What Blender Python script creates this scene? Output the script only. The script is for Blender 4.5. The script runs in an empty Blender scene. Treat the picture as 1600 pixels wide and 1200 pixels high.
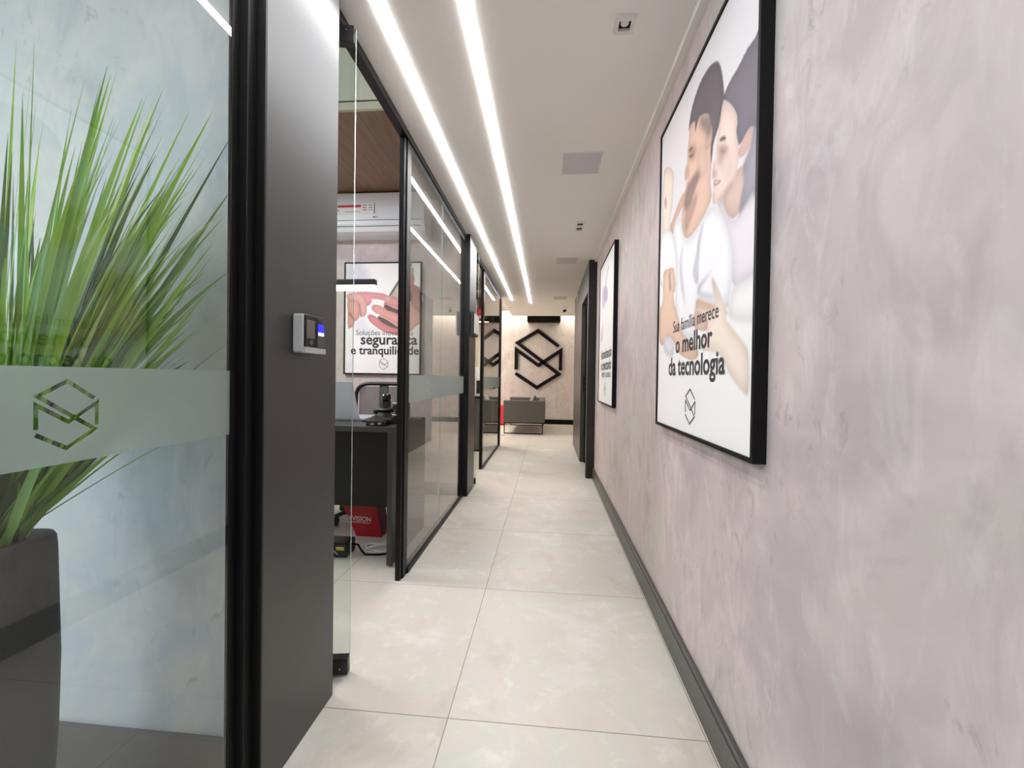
import bpy, bmesh, math, random
from mathutils import Vector, Matrix
random.seed(7)
S = bpy.context.scene
COL = S.collection
R = math.radians

# ------------------------------------------------------------------ camera
CAM_H = 1.10
cd = bpy.data.cameras.new('camera')
cam = bpy.data.objects.new('camera', cd); COL.objects.link(cam)
cd.sensor_fit = 'HORIZONTAL'; cd.sensor_width = 36.0
cd.lens = 632.3 / 1600 * 36.0
cd.shift_y = -3.3 / 1600
cd.clip_start = 0.02
_y, _p, _r = .0871498, .0102314, .0145446
_fw = Vector((-math.sin(_y) * math.cos(_p), math.cos(_y) * math.cos(_p), -math.sin(_p)))
_rt = Vector((math.cos(_y), math.sin(_y), 0)); _up = _rt.cross(_fw)
_rt2 = math.cos(_r) * _rt + math.sin(_r) * _up
_up2 = -math.sin(_r) * _rt + math.cos(_r) * _up
cam.matrix_world = Matrix(((_rt2.x, _up2.x, -_fw.x, 0), (_rt2.y, _up2.y, -_fw.y, 0), (_rt2.z, _up2.z, -_fw.z, CAM_H), (0, 0, 0, 1)))
S.camera = cam

# ------------------------------------------------------------------ world, exposure, large lights
S.view_settings.view_transform = 'Standard'
S.view_settings.look = 'None'
S.view_settings.exposure = 0.0
S.view_settings.gamma = 1.0
S.view_settings.use_curve_mapping = False
S.cycles.max_bounces = 12
S.cycles.diffuse_bounces = 6
S.cycles.glossy_bounces = 5
S.cycles.transparent_max_bounces = 24
S.cycles.sample_clamp_indirect = 8.0
S.cycles.caustics_reflective = False
S.cycles.caustics_refractive = False
w = bpy.data.worlds.new('sky'); S.world = w; w.use_nodes = True
w.node_tree.nodes['Background'].inputs[0].default_value = (.55, .75, 1.0, 1)
w.node_tree.nodes['Background'].inputs[1].default_value = 4.5

def area(name, loc, size, power, color, rot=(0, 0, 0)):
    l = bpy.data.lights.new(name, 'AREA'); l.shape = 'RECTANGLE'
    l.size, l.size_y = size; l.energy = power; l.color = color
    o = bpy.data.objects.new(name, l); o.location = loc; o.rotation_euler = rot
    COL.objects.link(o); return o

LED_E = 45.0
area('office_fill_light', (-2.55, 2.2, 2.70), (.5, .5), 50, (1, .98, .97))  # added fill without a fixture, brightens the first office
area('back_office_fill_light', (-2.2, 5.1, 2.36), (.5, .5), 40, (1, .92, .80))  # unseen fill added for the second office and the far corridor
area('hall_cove_light', (-.9, 9.52, 2.742), (4.6, .06), 52, (1, .90, .77))
area('hall_fill_light', (-2.6, 8.1, 2.74), (.8, .8), 110, (1, .94, .86))  # added hall fill with no lamp body, bounces onto the far ceiling
area('vestibule_fill_light', (-2.3, -.6, 2.39), (.6, .6), 42, (1, .98, .96))  # fill added out of view to brighten the wall behind the near glass

# ------------------------------------------------------------------ materials
def c(r, g, b):
    f = lambda v: (v / 255 / 12.92) if v / 255 <= .04045 else ((v / 255 + .055) / 1.055) ** 2.4
    return (f(r), f(g), f(b), 1)

def mat(name, col, rough=.5, metal=0, spec=.5, emit=None, es=0, bump=0, bscale=60, vary=0):
    m = bpy.data.materials.new(name); m.use_nodes = True
    nt = m.node_tree; b = nt.nodes['Principled BSDF']
    b.inputs['Base Color'].default_value = c(*col)
    b.inputs['Roughness'].default_value = rough
    b.inputs['Metallic'].default_value = metal
    b.inputs['Specular IOR Level'].default_value = spec
    if emit:
        b.inputs['Emission Color'].default_value = c(*emit)
        b.inputs['Emission Strength'].default_value = es
    if bump or vary:
        g = nt.nodes.new('ShaderNodeNewGeometry')
        n = nt.nodes.new('ShaderNodeTexNoise'); n.inputs['Scale'].default_value = bscale; n.inputs['Detail'].default_value = 4
        nt.links.new(g.outputs['Position'], n.inputs['Vector'])
        if bump:
            bp = nt.nodes.new('ShaderNodeBump'); bp.inputs['Strength'].default_value = bump; bp.inputs['Distance'].default_value = .004
            nt.links.new(n.outputs['Fac'], bp.inputs['Height']); nt.links.new(bp.outputs[0], b.inputs['Normal'])
        if vary:
            mx = nt.nodes.new('ShaderNodeMixRGB')
            mx.inputs[1].default_value = c(*[max(0, v * (1 - vary)) for v in col]); mx.inputs[2].default_value = c(*[min(255, v * (1 + vary)) for v in col])
            nt.links.new(n.outputs['Fac'], mx.inputs[0]); nt.links.new(mx.outputs[0], b.inputs['Base Color'])
    return m

class NT:
    def __init__(s, m): s.t = m.node_tree; s.b = s.t.nodes.get('Principled BSDF')
    def n(s, kind, **kw):
        x = s.t.nodes.new('ShaderNode' + kind)
        for k, v in kw.items():
            if k in x.inputs.keys(): x.inputs[k].default_value = v
            else: setattr(x, k, v)
        return x
    def l(s, a, b): s.t.links.new(a, b)
    def math(s, op, a, b=None, clamp=False):
        x = s.n('Math', operation=op); x.use_clamp = clamp
        for i, v in enumerate((a, b)):
            if v is None: continue
            if isinstance(v, (int, float)): x.inputs[i].default_value = v
            else: s.l(v, x.inputs[i])
        return x.outputs[0]
    def ramp(s, fac, stops):
        x = s.n('ValToRGB'); e = x.color_ramp.elements
        while len(e) < len(stops): e.new(.5)
        for q, (p, col) in zip(e, stops): q.position = p; q.color = col
        s.l(fac, x.inputs[0]); return x.outputs[0]
    def mix(s, f, a, b, mode='MIX'):
        x = s.n('MixRGB', blend_type=mode)
        for i, v in enumerate((f, a, b)):
            if isinstance(v, (int, float)): x.inputs[i].default_value = v
            elif isinstance(v, tuple): x.inputs[i].default_value = v
            else: s.l(v, x.inputs[i])
        return x.outputs[0]
    def pos(s, scale=(1, 1, 1)):
        g = s.n('NewGeometry'); mp = s.n('Mapping'); mp.inputs['Scale'].default_value = scale
        s.l(g.outputs['Position'], mp.inputs['Vector']); return mp.outputs[0]
    def noise(s, v, sc, det=5, rough=.55, dist=0):
        x = s.n('TexNoise'); x.inputs['Scale'].default_value = sc; x.inputs['Detail'].default_value = det
        x.inputs['Roughness'].default_value = rough; x.inputs['Distortion'].default_value = dist
        s.l(v, x.inputs['Vector']); return x.outputs['Fac']

W_, K_ = (1, 1, 1, 1), (0, 0, 0, 1)
def plaster(name, tones, mark, strength=1.0):
    m = mat(name, (200, 195, 195), .6, spec=.3); q = NT(m)
    p = q.pos()
    big = q.noise(p, 1.1, 4, .6, .8)
    a = q.ramp(big, [(.34, c(*tones[0])), (.46, c(*tones[1])), (.54, c(*tones[2])), (.66, c(*tones[3]))])
    mid = q.noise(q.pos((1, 1, .55)), 5.5, 8, .62, 1.2)
    a = q.mix(q.math('MULTIPLY', q.ramp(mid, [(.50, K_), (.66, W_)]), .50 * strength), a, c(*mark))
    li = q.noise(q.pos((1, 1.2, .5)), 7, 6, .6, 2.0)
    a = q.mix(q.math('MULTIPLY', q.ramp(li, [(.52, K_), (.68, W_)]), .30 * strength), a, c(226, 219, 216))
    fine = q.noise(q.pos((1, 1.2, .60)), 17, 6, .6, 1.2)
    msk = q.noise(p, 2.6, 3, .5, .4)
    f = q.math('MULTIPLY', q.ramp(fine, [(.58, K_), (.68, W_)]), q.ramp(msk, [(.47, K_), (.57, W_)]))
    a = q.mix(q.math('MULTIPLY', f, .42 * strength), a, c(*[v * .80 for v in mark]))
    q.l(a, q.b.inputs['Base Color'])
    bp = q.n('Bump'); bp.inputs['Strength'].default_value = .12; bp.inputs['Distance'].default_value = .004
    q.l(mid, bp.inputs['Height']); q.l(bp.outputs[0], q.b.inputs['Normal'])
    return m

def floor_mat():
    m = mat('porcelain_tile', (218, 211, 201), .38, spec=.45); q = NT(m)
    g = q.n('NewGeometry'); sp = q.n('SeparateXYZ'); q.l(g.outputs['Position'], sp.inputs[0])
    T = .805
    ux = q.math('DIVIDE', q.math('ADD', sp.outputs[0], .303 + 20 * T), T)
    uy = q.math('DIVIDE', q.math('ADD', sp.outputs[1], -1.271 + 20 * T), T)
    def line(u):
        fr = q.math('FRACT', u); d = q.math('MINIMUM', fr, q.math('SUBTRACT', 1.0, fr))
        return q.math('LESS_THAN', d, .0017 / T)
    grout = q.math('MAXIMUM', line(ux), line(uy))
    cmb = q.n('CombineXYZ'); q.l(q.math('FLOOR', ux), cmb.inputs[0]); q.l(q.math('FLOOR', uy), cmb.inputs[1])
    wn = q.n('TexWhiteNoise'); wn.noise_dimensions = '3D'; q.l(cmb.outputs[0], wn.inputs['Vector'])
    off = q.n('VectorMath', operation='ADD'); q.l(g.outputs['Position'], off.inputs[0])
    sc = q.n('VectorMath', operation='SCALE'); sc.inputs['Scale'].default_value = 9.0; q.l(wn.outputs['Color'], sc.inputs[0]); q.l(sc.outputs[0], off.inputs[1])
    cl = q.noise(off.outputs[0], 2.2, 7, .62, .6)
    a = q.ramp(cl, [(.36, c(203, 198, 185)), (.46, c(216, 208, 199)), (.54, c(211, 209, 198)), (.66, c(226, 221, 214))])
    sp2 = q.noise(off.outputs[0], 14, 6, .7, .5)
    a = q.mix(q.math('MULTIPLY', q.ramp(sp2, [(.54, K_), (.70, W_)]), .5), a, c(236, 231, 222))
    a = q.mix(grout, a, c(150, 138, 124))
    q.l(a, q.b.inputs['Base Color'])
    q.l(q.math('ADD', q.math('MULTIPLY', cl, .2), .28), q.b.inputs['Roughness'])
    return m

def wood(name, c1, c2, axis='y', sc=1.0, plank=.18):
    m = mat(name, c1, .5); q = NT(m)
    s3 = {'y': (9, .7, 9), 'z': (9, 9, .8), 'x': (.7, 9, 9)}[axis]
    n = q.noise(q.pos(s3), 1.6 * sc, 8, .65, .8)
    a = q.ramp(n, [(.3, c(*c1)), (.7, c(*c2))])
    g = q.n('NewGeometry'); sp = q.n('SeparateXYZ'); q.l(g.outputs['Position'], sp.inputs[0])
    fr = q.math('FRACT', q.math('DIVIDE', q.math('ADD', sp.outputs[0], 50), plank))
    a = q.mix(q.math('MULTIPLY', q.math('LESS_THAN', fr, .03), .5), a, c(*[v * .5 for v in c1]))
    q.l(a, q.b.inputs['Base Color']); return m

def glass_mat(name, tint=(249, 252, 250), refl=2.0):
    m = bpy.data.materials.new(name); m.use_nodes = True; nt = m.node_tree; nt.nodes.clear(); q = NT(m)
    out = q.n('OutputMaterial'); tr = q.n('BsdfTransparent'); tr.inputs[0].default_value = c(*tint)
    gl = q.n('BsdfGlossy'); gl.inputs['Roughness'].default_value = 0.0
    fr = q.n('Fresnel'); fr.inputs['IOR'].default_value = 1.5
    ge = q.n('NewGeometry')
    f = q.math('MULTIPLY', q.math('MULTIPLY', fr.outputs[0], refl, True), q.math('SUBTRACT', 1.0, ge.outputs['Backfacing']))
    mx = q.n('MixShader'); q.l(f, mx.inputs[0]); q.l(tr.outputs[0], mx.inputs[1]); q.l(gl.outputs[0], mx.inputs[2])
    q.l(mx.outputs[0], out.inputs[0]); return m

def frost_mat(name):
    m = bpy.data.materials.new(name); m.use_nodes = True; nt = m.node_tree; nt.nodes.clear(); q = NT(m)
    out = q.n('OutputMaterial')
    rf = q.n('BsdfRefraction'); rf.inputs['Roughness'].default_value = .34; rf.inputs['IOR'].default_value = 1.12; rf.inputs[0].default_value = c(238, 244, 241)
    df = q.n('BsdfDiffuse'); df.inputs[0].default_value = c(224, 232, 228)
    tl = q.n('BsdfTranslucent'); tl.inputs[0].default_value = c(226, 234, 230)
    m1 = q.n('MixShader'); m1.inputs[0].default_value = .40; q.l(df.outputs[0], m1.inputs[1]); q.l(tl.outputs[0], m1.inputs[2])
    m2 = q.n('MixShader'); m2.inputs[0].default_value = .43; q.l(rf.outputs[0], m2.inputs[1]); q.l(m1.outputs[0], m2.inputs[2])
    q.l(m2.outputs[0], out.inputs[0]); return m

def leaf_mat(name, col, tr):
    m = mat(name, col, .42, vary=.12, bscale=9); q = NT(m)
    t = q.n('BsdfTranslucent'); t.inputs[0].default_value = c(*tr)
    mx = q.n('MixShader'); mx.inputs[0].default_value = .35
    q.l(q.b.outputs[0], mx.inputs[1]); q.l(t.outputs[0], mx.inputs[2])
    q.l(mx.outputs[0], q.t.nodes['Material Output'].inputs[0]); return m

M = {}
M['floor'] = floor_mat()
M['plaster'] = plaster('marbled_plaster', [(194, 190, 180), (196, 184, 181), (204, 188, 187), (184, 171, 173)], (166, 154, 154), 1.0)
M['plaster_cool'] = plaster('cool_plaster', [(196, 198, 199), (204, 203, 202), (188, 194, 202), (208, 205, 202)], (172, 174, 178), 1.0)
M['plaster_warm'] = plaster('warm_plaster', [(206, 198, 190), (202, 192, 186), (210, 202, 196), (198, 188, 182)], (184, 172, 166))
M['ceil'] = mat('ceiling_paint', (240, 237, 232), .7, spec=.2)
M['white'] = mat('white_paint', (226, 224, 220), .6)
M['black'] = mat('satin_black_laminate', (37, 35, 35), .40, spec=.95, vary=.06, bscale=5)
M['brown'] = mat('dark_bronze_laminate', (70, 65, 60), .36, spec=.6, vary=.06, bscale=4)
M['jamb'] = mat('black_jamb_laminate', (40, 38, 37), .45, spec=.35)
M['alu'] = mat('black_anodised_aluminium', (15, 14, 15), .42, spec=.25)
M['frame'] = mat('black_picture_frame', (14, 14, 15), .5, spec=.2)
M['base'] = mat('charcoal_baseboard_paint', (76, 73, 70), .38)
M['gap'] = mat('shadow_gap', (16, 14, 14), .75, spec=.15)
M['led'] = mat('led_diffuser', (250, 250, 250), .5, emit=(252, 252, 255), es=LED_E)
M['led_warm'] = mat('warm_led_diffuser', (250, 245, 235), .5, emit=(255, 224, 180), es=14)
M['pend'] = mat('pendant_diffuser', (250, 250, 250), .5, emit=(255, 226, 205), es=9)
M['glass'] = glass_mat('clear_glass')
M['edge'] = mat('polished_glass_edge', (150, 176, 165), .2, spec=.7)
M['joint'] = mat('glass_joint_seal', (120, 124, 120), .5)
M['frost'] = frost_mat('frosted_film')
M['speaker'] = mat('speaker_grille_cloth', (206, 203, 207), .85, bump=.2, bscale=900)
M['trimw'] = mat('white_lamp_trim', (222, 219, 214), .5)
M['dark'] = mat('dark_plastic', (22, 22, 23), .38, vary=.1, bscale=30)
M['gloss'] = mat('glossy_black', (9, 9, 10), .08, spec=.6)
M['silver'] = mat('silver_plastic', (178, 180, 182), .38, vary=.03, bscale=40)
M['laptop'] = mat('silver_aluminium', (196, 202, 212), .35, metal=.35)
M['steel'] = mat('steel', (190, 190, 192), .25, metal=1)
M['desk'] = mat('charcoal_desk_laminate', (58, 57, 57), .42, vary=.06, bscale=8)
M['modesty'] = mat('black_board', (20, 20, 21), .6)
M['red'] = mat('red_carton', (170, 20, 34), .5, vary=.05, bscale=12)
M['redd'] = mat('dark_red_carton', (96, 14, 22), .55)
M['redb'] = mat('bright_red_lacquer', (214, 28, 48), .45)
M['ink'] = mat('charcoal_print', (58, 52, 56), .7)
M['ink2'] = mat('grey_print', (96, 90, 94), .7)
M['inkw'] = mat('white_print', (225, 215, 215), .7)
M['paper'] = mat('poster_paper', (244, 241, 241), .55, spec=.3)
M['acw'] = mat('white_appliance_plastic', (232, 236, 238), .35, vary=.01, bscale=3)
M['acg'] = mat('appliance_gap', (120, 124, 128), .6)
M['pink'] = mat('label_crimson', (205, 70, 100), .6)
M['wood'] = wood('brown_wood_veneer', (118, 92, 70), (146, 117, 92), 'y')
M['woodp'] = wood('pale_wood_veneer', (186, 182, 150), (208, 203, 176), 'z')
M['woodt'] = mat('pale_wood_edge', (196, 190, 160), .5)
M['sofa'] = mat('grey_upholstery', (92, 90, 86), .85, bump=.25, bscale=700, vary=.05)
M['pillow'] = mat('grey_pillow_cloth', (140, 136, 134), .85, bump=.25, bscale=500, vary=.06)
M['vase'] = mat('grey_stoneware', (54, 53, 54), .75, bump=.25, bscale=260, vary=.14)
M['leaf1'] = leaf_mat('leaf_bright', (146, 192, 62), (170, 206, 70))
M['leaf2'] = leaf_mat('leaf_mid', (112, 160, 66), (130, 172, 70))
M['leaf3'] = leaf_mat('leaf_dark', (70, 100, 52), (80, 110, 50))
M['leaf4'] = leaf_mat('leaf_pale', (198, 216, 146), (200, 216, 140))
M['mesh'] = mat('grey_chair_mesh', (104, 102, 104), .8, bump=.2, bscale=900)
_m = M['mesh']; _q = NT(_m); _t = _q.n('BsdfTransparent'); _x = _q.n('MixShader'); _x.inputs[0].default_value = .5
_q.l(_q.b.outputs[0], _x.inputs[1]); _q.l(_t.outputs[0], _x.inputs[2]); _q.l(_x.outputs[0], _q.t.nodes['Material Output'].inputs[0])
M['cablew'] = mat('white_cable', (225, 226, 228), .5)
M['yellow'] = mat('yellow_sticker', (200, 190, 60), .6)
M['blue'] = mat('blue_sensor_glow', (30, 30, 200), .3, emit=(28, 28, 235), es=.9)
M['bluew'] = mat('pale_blue_sensor_glow', (190, 200, 255), .3, emit=(200, 215, 255), es=1.0)
M['screen'] = mat('grey_screen', (98, 96, 92), .25)
M['cream'] = mat('cream_board', (214, 206, 190), .6)
M['cab'] = mat('grey_cabinet_board', (82, 79, 77), .5)
M['shelfred'] = mat('burgundy_shelf_board', (84, 34, 36), .5)
M['gold'] = mat('golden_carton', (198, 160, 92), .5)

# ------------------------------------------------------------------ builders
LOC = {}
class MB:
    def __init__(s): s.v = []; s.f = []; s.m = []; s.sm = []
    def add(s, bm, mi=0, smooth=False):
        o = len(s.v); bm.verts.ensure_lookup_table()
        for i, v in enumerate(bm.verts): v.index = i; s.v.append(v.co.copy())
        for f in bm.faces: s.f.append([o + v.index for v in f.verts]); s.m.append(mi); s.sm.append(smooth)
        bm.free(); return s
    def raw(s, vs, fs, mi=0, smooth=False):
        o = len(s.v); s.v += [Vector(v) for v in vs]
        for f in fs: s.f.append([o + i for i in f]); s.m.append(mi); s.sm.append(smooth)
        return s
    def box(s, x0, x1, y0, y1, z0, z1, mi=0, bev=0, rot=None, seg=2):
        bm = bmesh.new(); bmesh.ops.create_cube(bm, size=1)
        cx, cy, cz = (x0 + x1) / 2, (y0 + y1) / 2, (z0 + z1) / 2
        for v in bm.verts: v.co = Vector((v.co.x * (x1 - x0), v.co.y * (y1 - y0), v.co.z * (z1 - z0)))
        if bev: bmesh.ops.bevel(bm, geom=list(bm.edges), offset=bev, segments=seg, profile=.5, affect='EDGES')
        if rot is not None:
            for v in bm.verts: v.co = rot @ v.co
        for v in bm.verts: v.co += Vector((cx, cy, cz))
        return s.add(bm, mi)
    def prism(s, poly, O, U, V, N, d0, d1, mi=0):
        O, U, V, N = Vector(O), Vector(U), Vector(V), Vector(N); n = len(poly)
        a = [O + U * p[0] + V * p[1] + N * d0 for p in poly]; b = [O + U * p[0] + V * p[1] + N * d1 for p in poly]
        ar = sum(poly[i][0] * poly[(i + 1) % n][1] - poly[(i + 1) % n][0] * poly[i][1] for i in range(n))
        h = U.cross(V).dot(N) * (d1 - d0) * ar
        fs = [list(range(n))[::-1], list(range(n, 2 * n))] + [[i, (i + 1) % n, n + (i + 1) % n, n + i] for i in range(n)]
        if h < 0: fs = [f[::-1] for f in fs]
        return s.raw(a + b, fs, mi)
    def flat(s, poly, O, U, V, N, d, mi=0):
        O, U, V, N = Vector(O), Vector(U), Vector(V), Vector(N)
        return s.raw([O + U * p[0] + V * p[1] + N * d for p in poly], [list(range(len(poly)))], mi)
    def tube(s, pts, r, mi=0, seg=8, smooth=True):
        pts = [Vector(p) for p in pts]; n = len(pts); rings = []; prev = None
        rr = r if isinstance(r, (list, tuple)) else [r] * n
        for i, p in enumerate(pts):
            t = (pts[min(i + 1, n - 1)] - pts[max(i - 1, 0)]).normalized()
            if prev is None:
                a = t.orthogonal().normalized()
            else:
                a = (prev - t * prev.dot(t)).normalized()
            prev = a; b = t.cross(a)
            rings.append([p + (a * math.cos(2 * math.pi * k / seg) + b * math.sin(2 * math.pi * k / seg)) * rr[i] for k in range(seg)])
        vs = [v for q in rings for v in q]
        fs = [[i * seg + k, i * seg + (k + 1) % seg, (i + 1) * seg + (k + 1) % seg, (i + 1) * seg + k] for i in range(n - 1) for k in range(seg)]
        fs += [list(range(seg))[::-1], [(n - 1) * seg + k for k in range(seg)]]
        return s.raw(vs, fs, mi, smooth)
    def cyl(s, p0, p1, r, mi=0, seg=20): return s.tube([p0, p1], r, mi, seg, False)
    def build(s, name, mats, parent=None):
        mats = mats if isinstance(mats, (list, tuple)) else [mats]
        if parent is None:
            xs = [v.x for v in s.v]; ys = [v.y for v in s.v]; zs = [v.z for v in s.v]
            loc = Vector(((min(xs) + max(xs)) / 2, (min(ys) + max(ys)) / 2, min(zs)))
        else: loc = LOC[parent.name]
        me = bpy.data.meshes.new(name)
        me.from_pydata([v - loc for v in s.v], [], s.f); me.update()
        for m in mats: me.materials.append(m if not isinstance(m, str) else M[m])
        for p, mi, sm in zip(me.polygons, s.m, s.sm): p.material_index = mi; p.use_smooth = sm
        o = bpy.data.objects.new(name, me); COL.objects.link(o)
        if parent is None: o.location = loc
        else: o.parent = parent
        LOC[o.name] = loc.copy()
        return o

def tag(o, label=None, cat=None, group=None, kind=None):
    for k, v in (('label', label), ('category', cat), ('group', group), ('kind', kind)):
        if v: o[k] = v
    return o
def thing(name, loc, label=None, cat=None, group=None, kind=None):
    o = bpy.data.objects.new(name, None); o.location = loc; o.empty_display_size = .1; COL.objects.link(o)
    LOC[o.name] = Vector(loc); return tag(o, label, cat, group, kind)
def copy_tree(o, d, parent=None):
    n = o.copy(); COL.objects.link(n)
    if parent is None: n.location = o.location + Vector(d)
    else: n.parent = parent
    for ch in o.children: copy_tree(ch, d, n)
    return n
def B(*a, **k): return MB().box(*a, **k)

def stroke(pts, w):
    P = [Vector((p[0], p[1])) for p in pts]; n = len(P); L, Rr = [], []
    for i in range(n):
        d0 = (P[i] - P[i - 1]).normalized() if i else None
        d1 = (P[i + 1] - P[i]).normalized() if i < n - 1 else None
        if d0 is None: d0 = d1
        if d1 is None: d1 = d0
        n0 = Vector((-d0.y, d0.x)); n1 = Vector((-d1.y, d1.x)); mt = (n0 + n1).normalized(); k = w / 2 / max(.2, mt.dot(n0))
        L.append(P[i] + mt * k); Rr.append(P[i] - mt * k)
    return [(p.x, p.y) for p in L] + [(p.x, p.y) for p in Rr[::-1]]
_S = [(508, 338), (333, 207), (162, 310), (512, 572), (330, 688), (148, 569)]
_Mm = [(153, 536), (153, 368), (340, 500), (526, 372), (524, 540)]
def emblem(h, w=None, thin=27):
    k = h / 515.; kx = k if w is None else w / 395.
    f = lambda L: [((x - 340) * kx, (450 - y) * k) for x, y in L]
    return [stroke(f(_S), thin * min(k, kx)), stroke(f(_Mm), thin * min(k, kx))]

def rounded(P, k=4):
    # closed Catmull-Rom through the points
    Q = []; n = len(P)
    for i in range(n):
        a, b, c_, d = (P[(i + j) % n] for j in (-1, 0, 1, 2))
        for s in range(k):
            t = s / k
            Q.append(tuple(.5 * (2 * b[e] + (c_[e] - a[e]) * t + (2 * a[e] - 5 * b[e] + 4 * c_[e] - d[e]) * t * t + (3 * b[e] - a[e] - 3 * c_[e] + d[e]) * t ** 3) for e in (0, 1)))
    return Q
def clip(P, u0, u1, v0, v1):
    for ax, lim, sg in ((0, u0, 1), (0, u1, -1), (1, v0, 1), (1, v1, -1)):
        Q = []
        for i in range(len(P)):
            a, b = P[i], P[(i + 1) % len(P)]; da, db = (a[ax] - lim) * sg, (b[ax] - lim) * sg
            if da >= 0: Q.append(a)
            if da * db < 0:
                t = da / (da - db); Q.append((a[0] + (b[0] - a[0]) * t, a[1] + (b[1] - a[1]) * t))
        P = Q
        if not P: return P
    return P

def text(mb, s, O, U, V, N, u0, u1, v, d, bold=0, mi=0, slope=0, yk=1.0):
    cu = bpy.data.curves.new('lettering_source', 'FONT'); cu.body = s; cu.size = 1; cu.offset = bold; cu.resolution_u = 3
    o = bpy.data.objects.new('lettering_source', cu); COL.objects.link(o)
    dg = bpy.context.evaluated_depsgraph_get(); ev = o.evaluated_get(dg); me = ev.to_mesh()
    xs = [q.co.x for q in me.vertices]; x0, x1 = min(xs), max(xs); k = (u1 - u0) / (x1 - x0)
    O, U, V, N = Vector(O), Vector(U), Vector(V), Vector(N)
    vs = [O + U * (u0 + (q.co.x - x0) * k) + V * (v + q.co.y * k * yk + (q.co.x - x0) * k * slope) + N * d for q in me.vertices]
    mb.raw(vs, [list(p.vertices) for p in me.polygons], mi)
    ev.to_mesh_clear(); bpy.data.objects.remove(o); bpy.data.curves.remove(cu)
    return mb
X3, Y3, Z3 = Vector((1, 0, 0)), Vector((0, 1, 0)), Vector((0, 0, 1))

# ================================================================== SETTING
def struct(o, label=None, cat=None): return tag(o, label, cat, kind='structure')
WX, CZ, GX = .527, 2.409, -.77
struct(B(-4.3, 1.7, -2.6, 9.95, -.1, 0).build('floor', 'floor'), 'pale beige square porcelain tile floor of the corridor', 'floor')
struct(B(WX, .66, -2.6, 4.515, 0, CZ).build('wall_right', 'plaster'), 'grey mauve marbled plaster wall holding the two posters', 'wall')
cl = MB().box(-.80, .66, -2.6, 6.53, CZ, CZ + .05).box(-.766, 1.6, 6.53, 8.54, CZ, CZ + .05).box(-3.3, -.80, -2.6, 1.0, CZ, CZ + .05)
struct(cl.build('ceiling', 'ceil'), 'flat white corridor ceiling with two light strips', 'ceiling')
struct(B(.497, WX, -2.6, 4.515, CZ - .024, CZ).build('trim_1', 'ceil'), 'slim white cornice along the plaster wall top', 'cornice')
struct(B(-3.3, .66, -2.7, -2.6, 0, 2.46).build('wall_back', 'plaster'), 'plaster wall behind the viewer', 'wall')

# baseboards
bb = MB()
for y0, y1 in ((-2.6, 3.02), (3.022, 4.515)):
    bb.box(.507, .527, y0, y1, 0, .100, 0, .0015).box(.511, .527, y0, y1, .100, .103, 1).box(.509, .527, y0, y1, .103, .118, 0, .003)
struct(bb.build('baseboard_right', ['base', 'gap']), 'charcoal baseboard running along the right plaster wall', 'baseboard')
struct(B(-3.2, -.80, .985, 1.0, 0, .132, 0, .002).build('baseboard_left', 'base'), 'charcoal baseboard behind the grass plant', 'baseboard')
struct(B(-3.3, -.81, 3.685, 3.70, 0, .112, 0, .002).build('baseboard_office', 'base'), 'charcoal baseboard at the office rear wall', 'baseboard')
struct(B(-4.2, 1.6, 9.723, 9.743, 0, .112, 0, .002).build('baseboard_end', 'gap'), 'black baseboard under the wall emblem', 'baseboard')

# vestibule on the left
struct(B(-3.3, -.80, 1.0, 1.15, 0, 2.8).build('wall_plant', 'plaster_cool'), 'cool grey plaster wall behind the grass plant', 'wall')
wl = MB().box(-3.4, -3.3, -2.6, -1.7, 0, 2.46).box(-3.4, -3.3, .75, 1.15, 0, 2.46).box(-3.4, -3.3, -1.7, .75, 0, .35).box(-3.4, -3.3, -1.7, .75, 2.25, 2.46)
struct(wl.build('wall_left', 'plaster_cool'), 'plaster wall with a daylight window left of the plant', 'wall')
w4 = thing('window_4', (-3.35, -.475, .35), 'daylight window of the vestibule', 'window', kind='structure')
MB().box(-3.37, -3.33, -1.7, -1.65, .35, 2.25).box(-3.37, -3.33, .70, .75, .35, 2.25).box(-3.37, -3.33, -1.65, .70, .35, .40).box(-3.37, -3.33, -1.65, .70, 2.20, 2.25).build('window_frame', 'alu', w4)
B(-3.354, -3.346, -1.65, .70, .40, 2.20).build('pane', 'glass', w4)

# black clad piers on the left
def pier(n, y0, y1, label):
    struct(MB().box(-.80, -.72, y0 + .004, y1, 0, CZ, 0, .002).box(-.80, -.7205, y0, y0 + .004, 0, CZ, 1).build(n, ['black', 'alu']), label, 'pier')
pier('wall_pier_near', .97, 1.325, 'satin black clad pier beside the near glass, carrying the fingerprint reader')
pier('wall_pier_far', 3.665, 3.995, 'satin black clad pier between the two glazed offices')
struct(MB().box(-.80, -.758, 1.325, 3.665, 2.372, CZ).box(-.80, -.758, 3.995, 6.53, 2.372, CZ).build('trim_2', 'alu'), 'black top track over the glass partitions', 'track')
struct(B(-.80, -.76, 1.15, 6.53, CZ + .05, 3.2).build('wall_left_upper', 'plaster'), 'wall strip above the glass partitions', 'wall')

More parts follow.
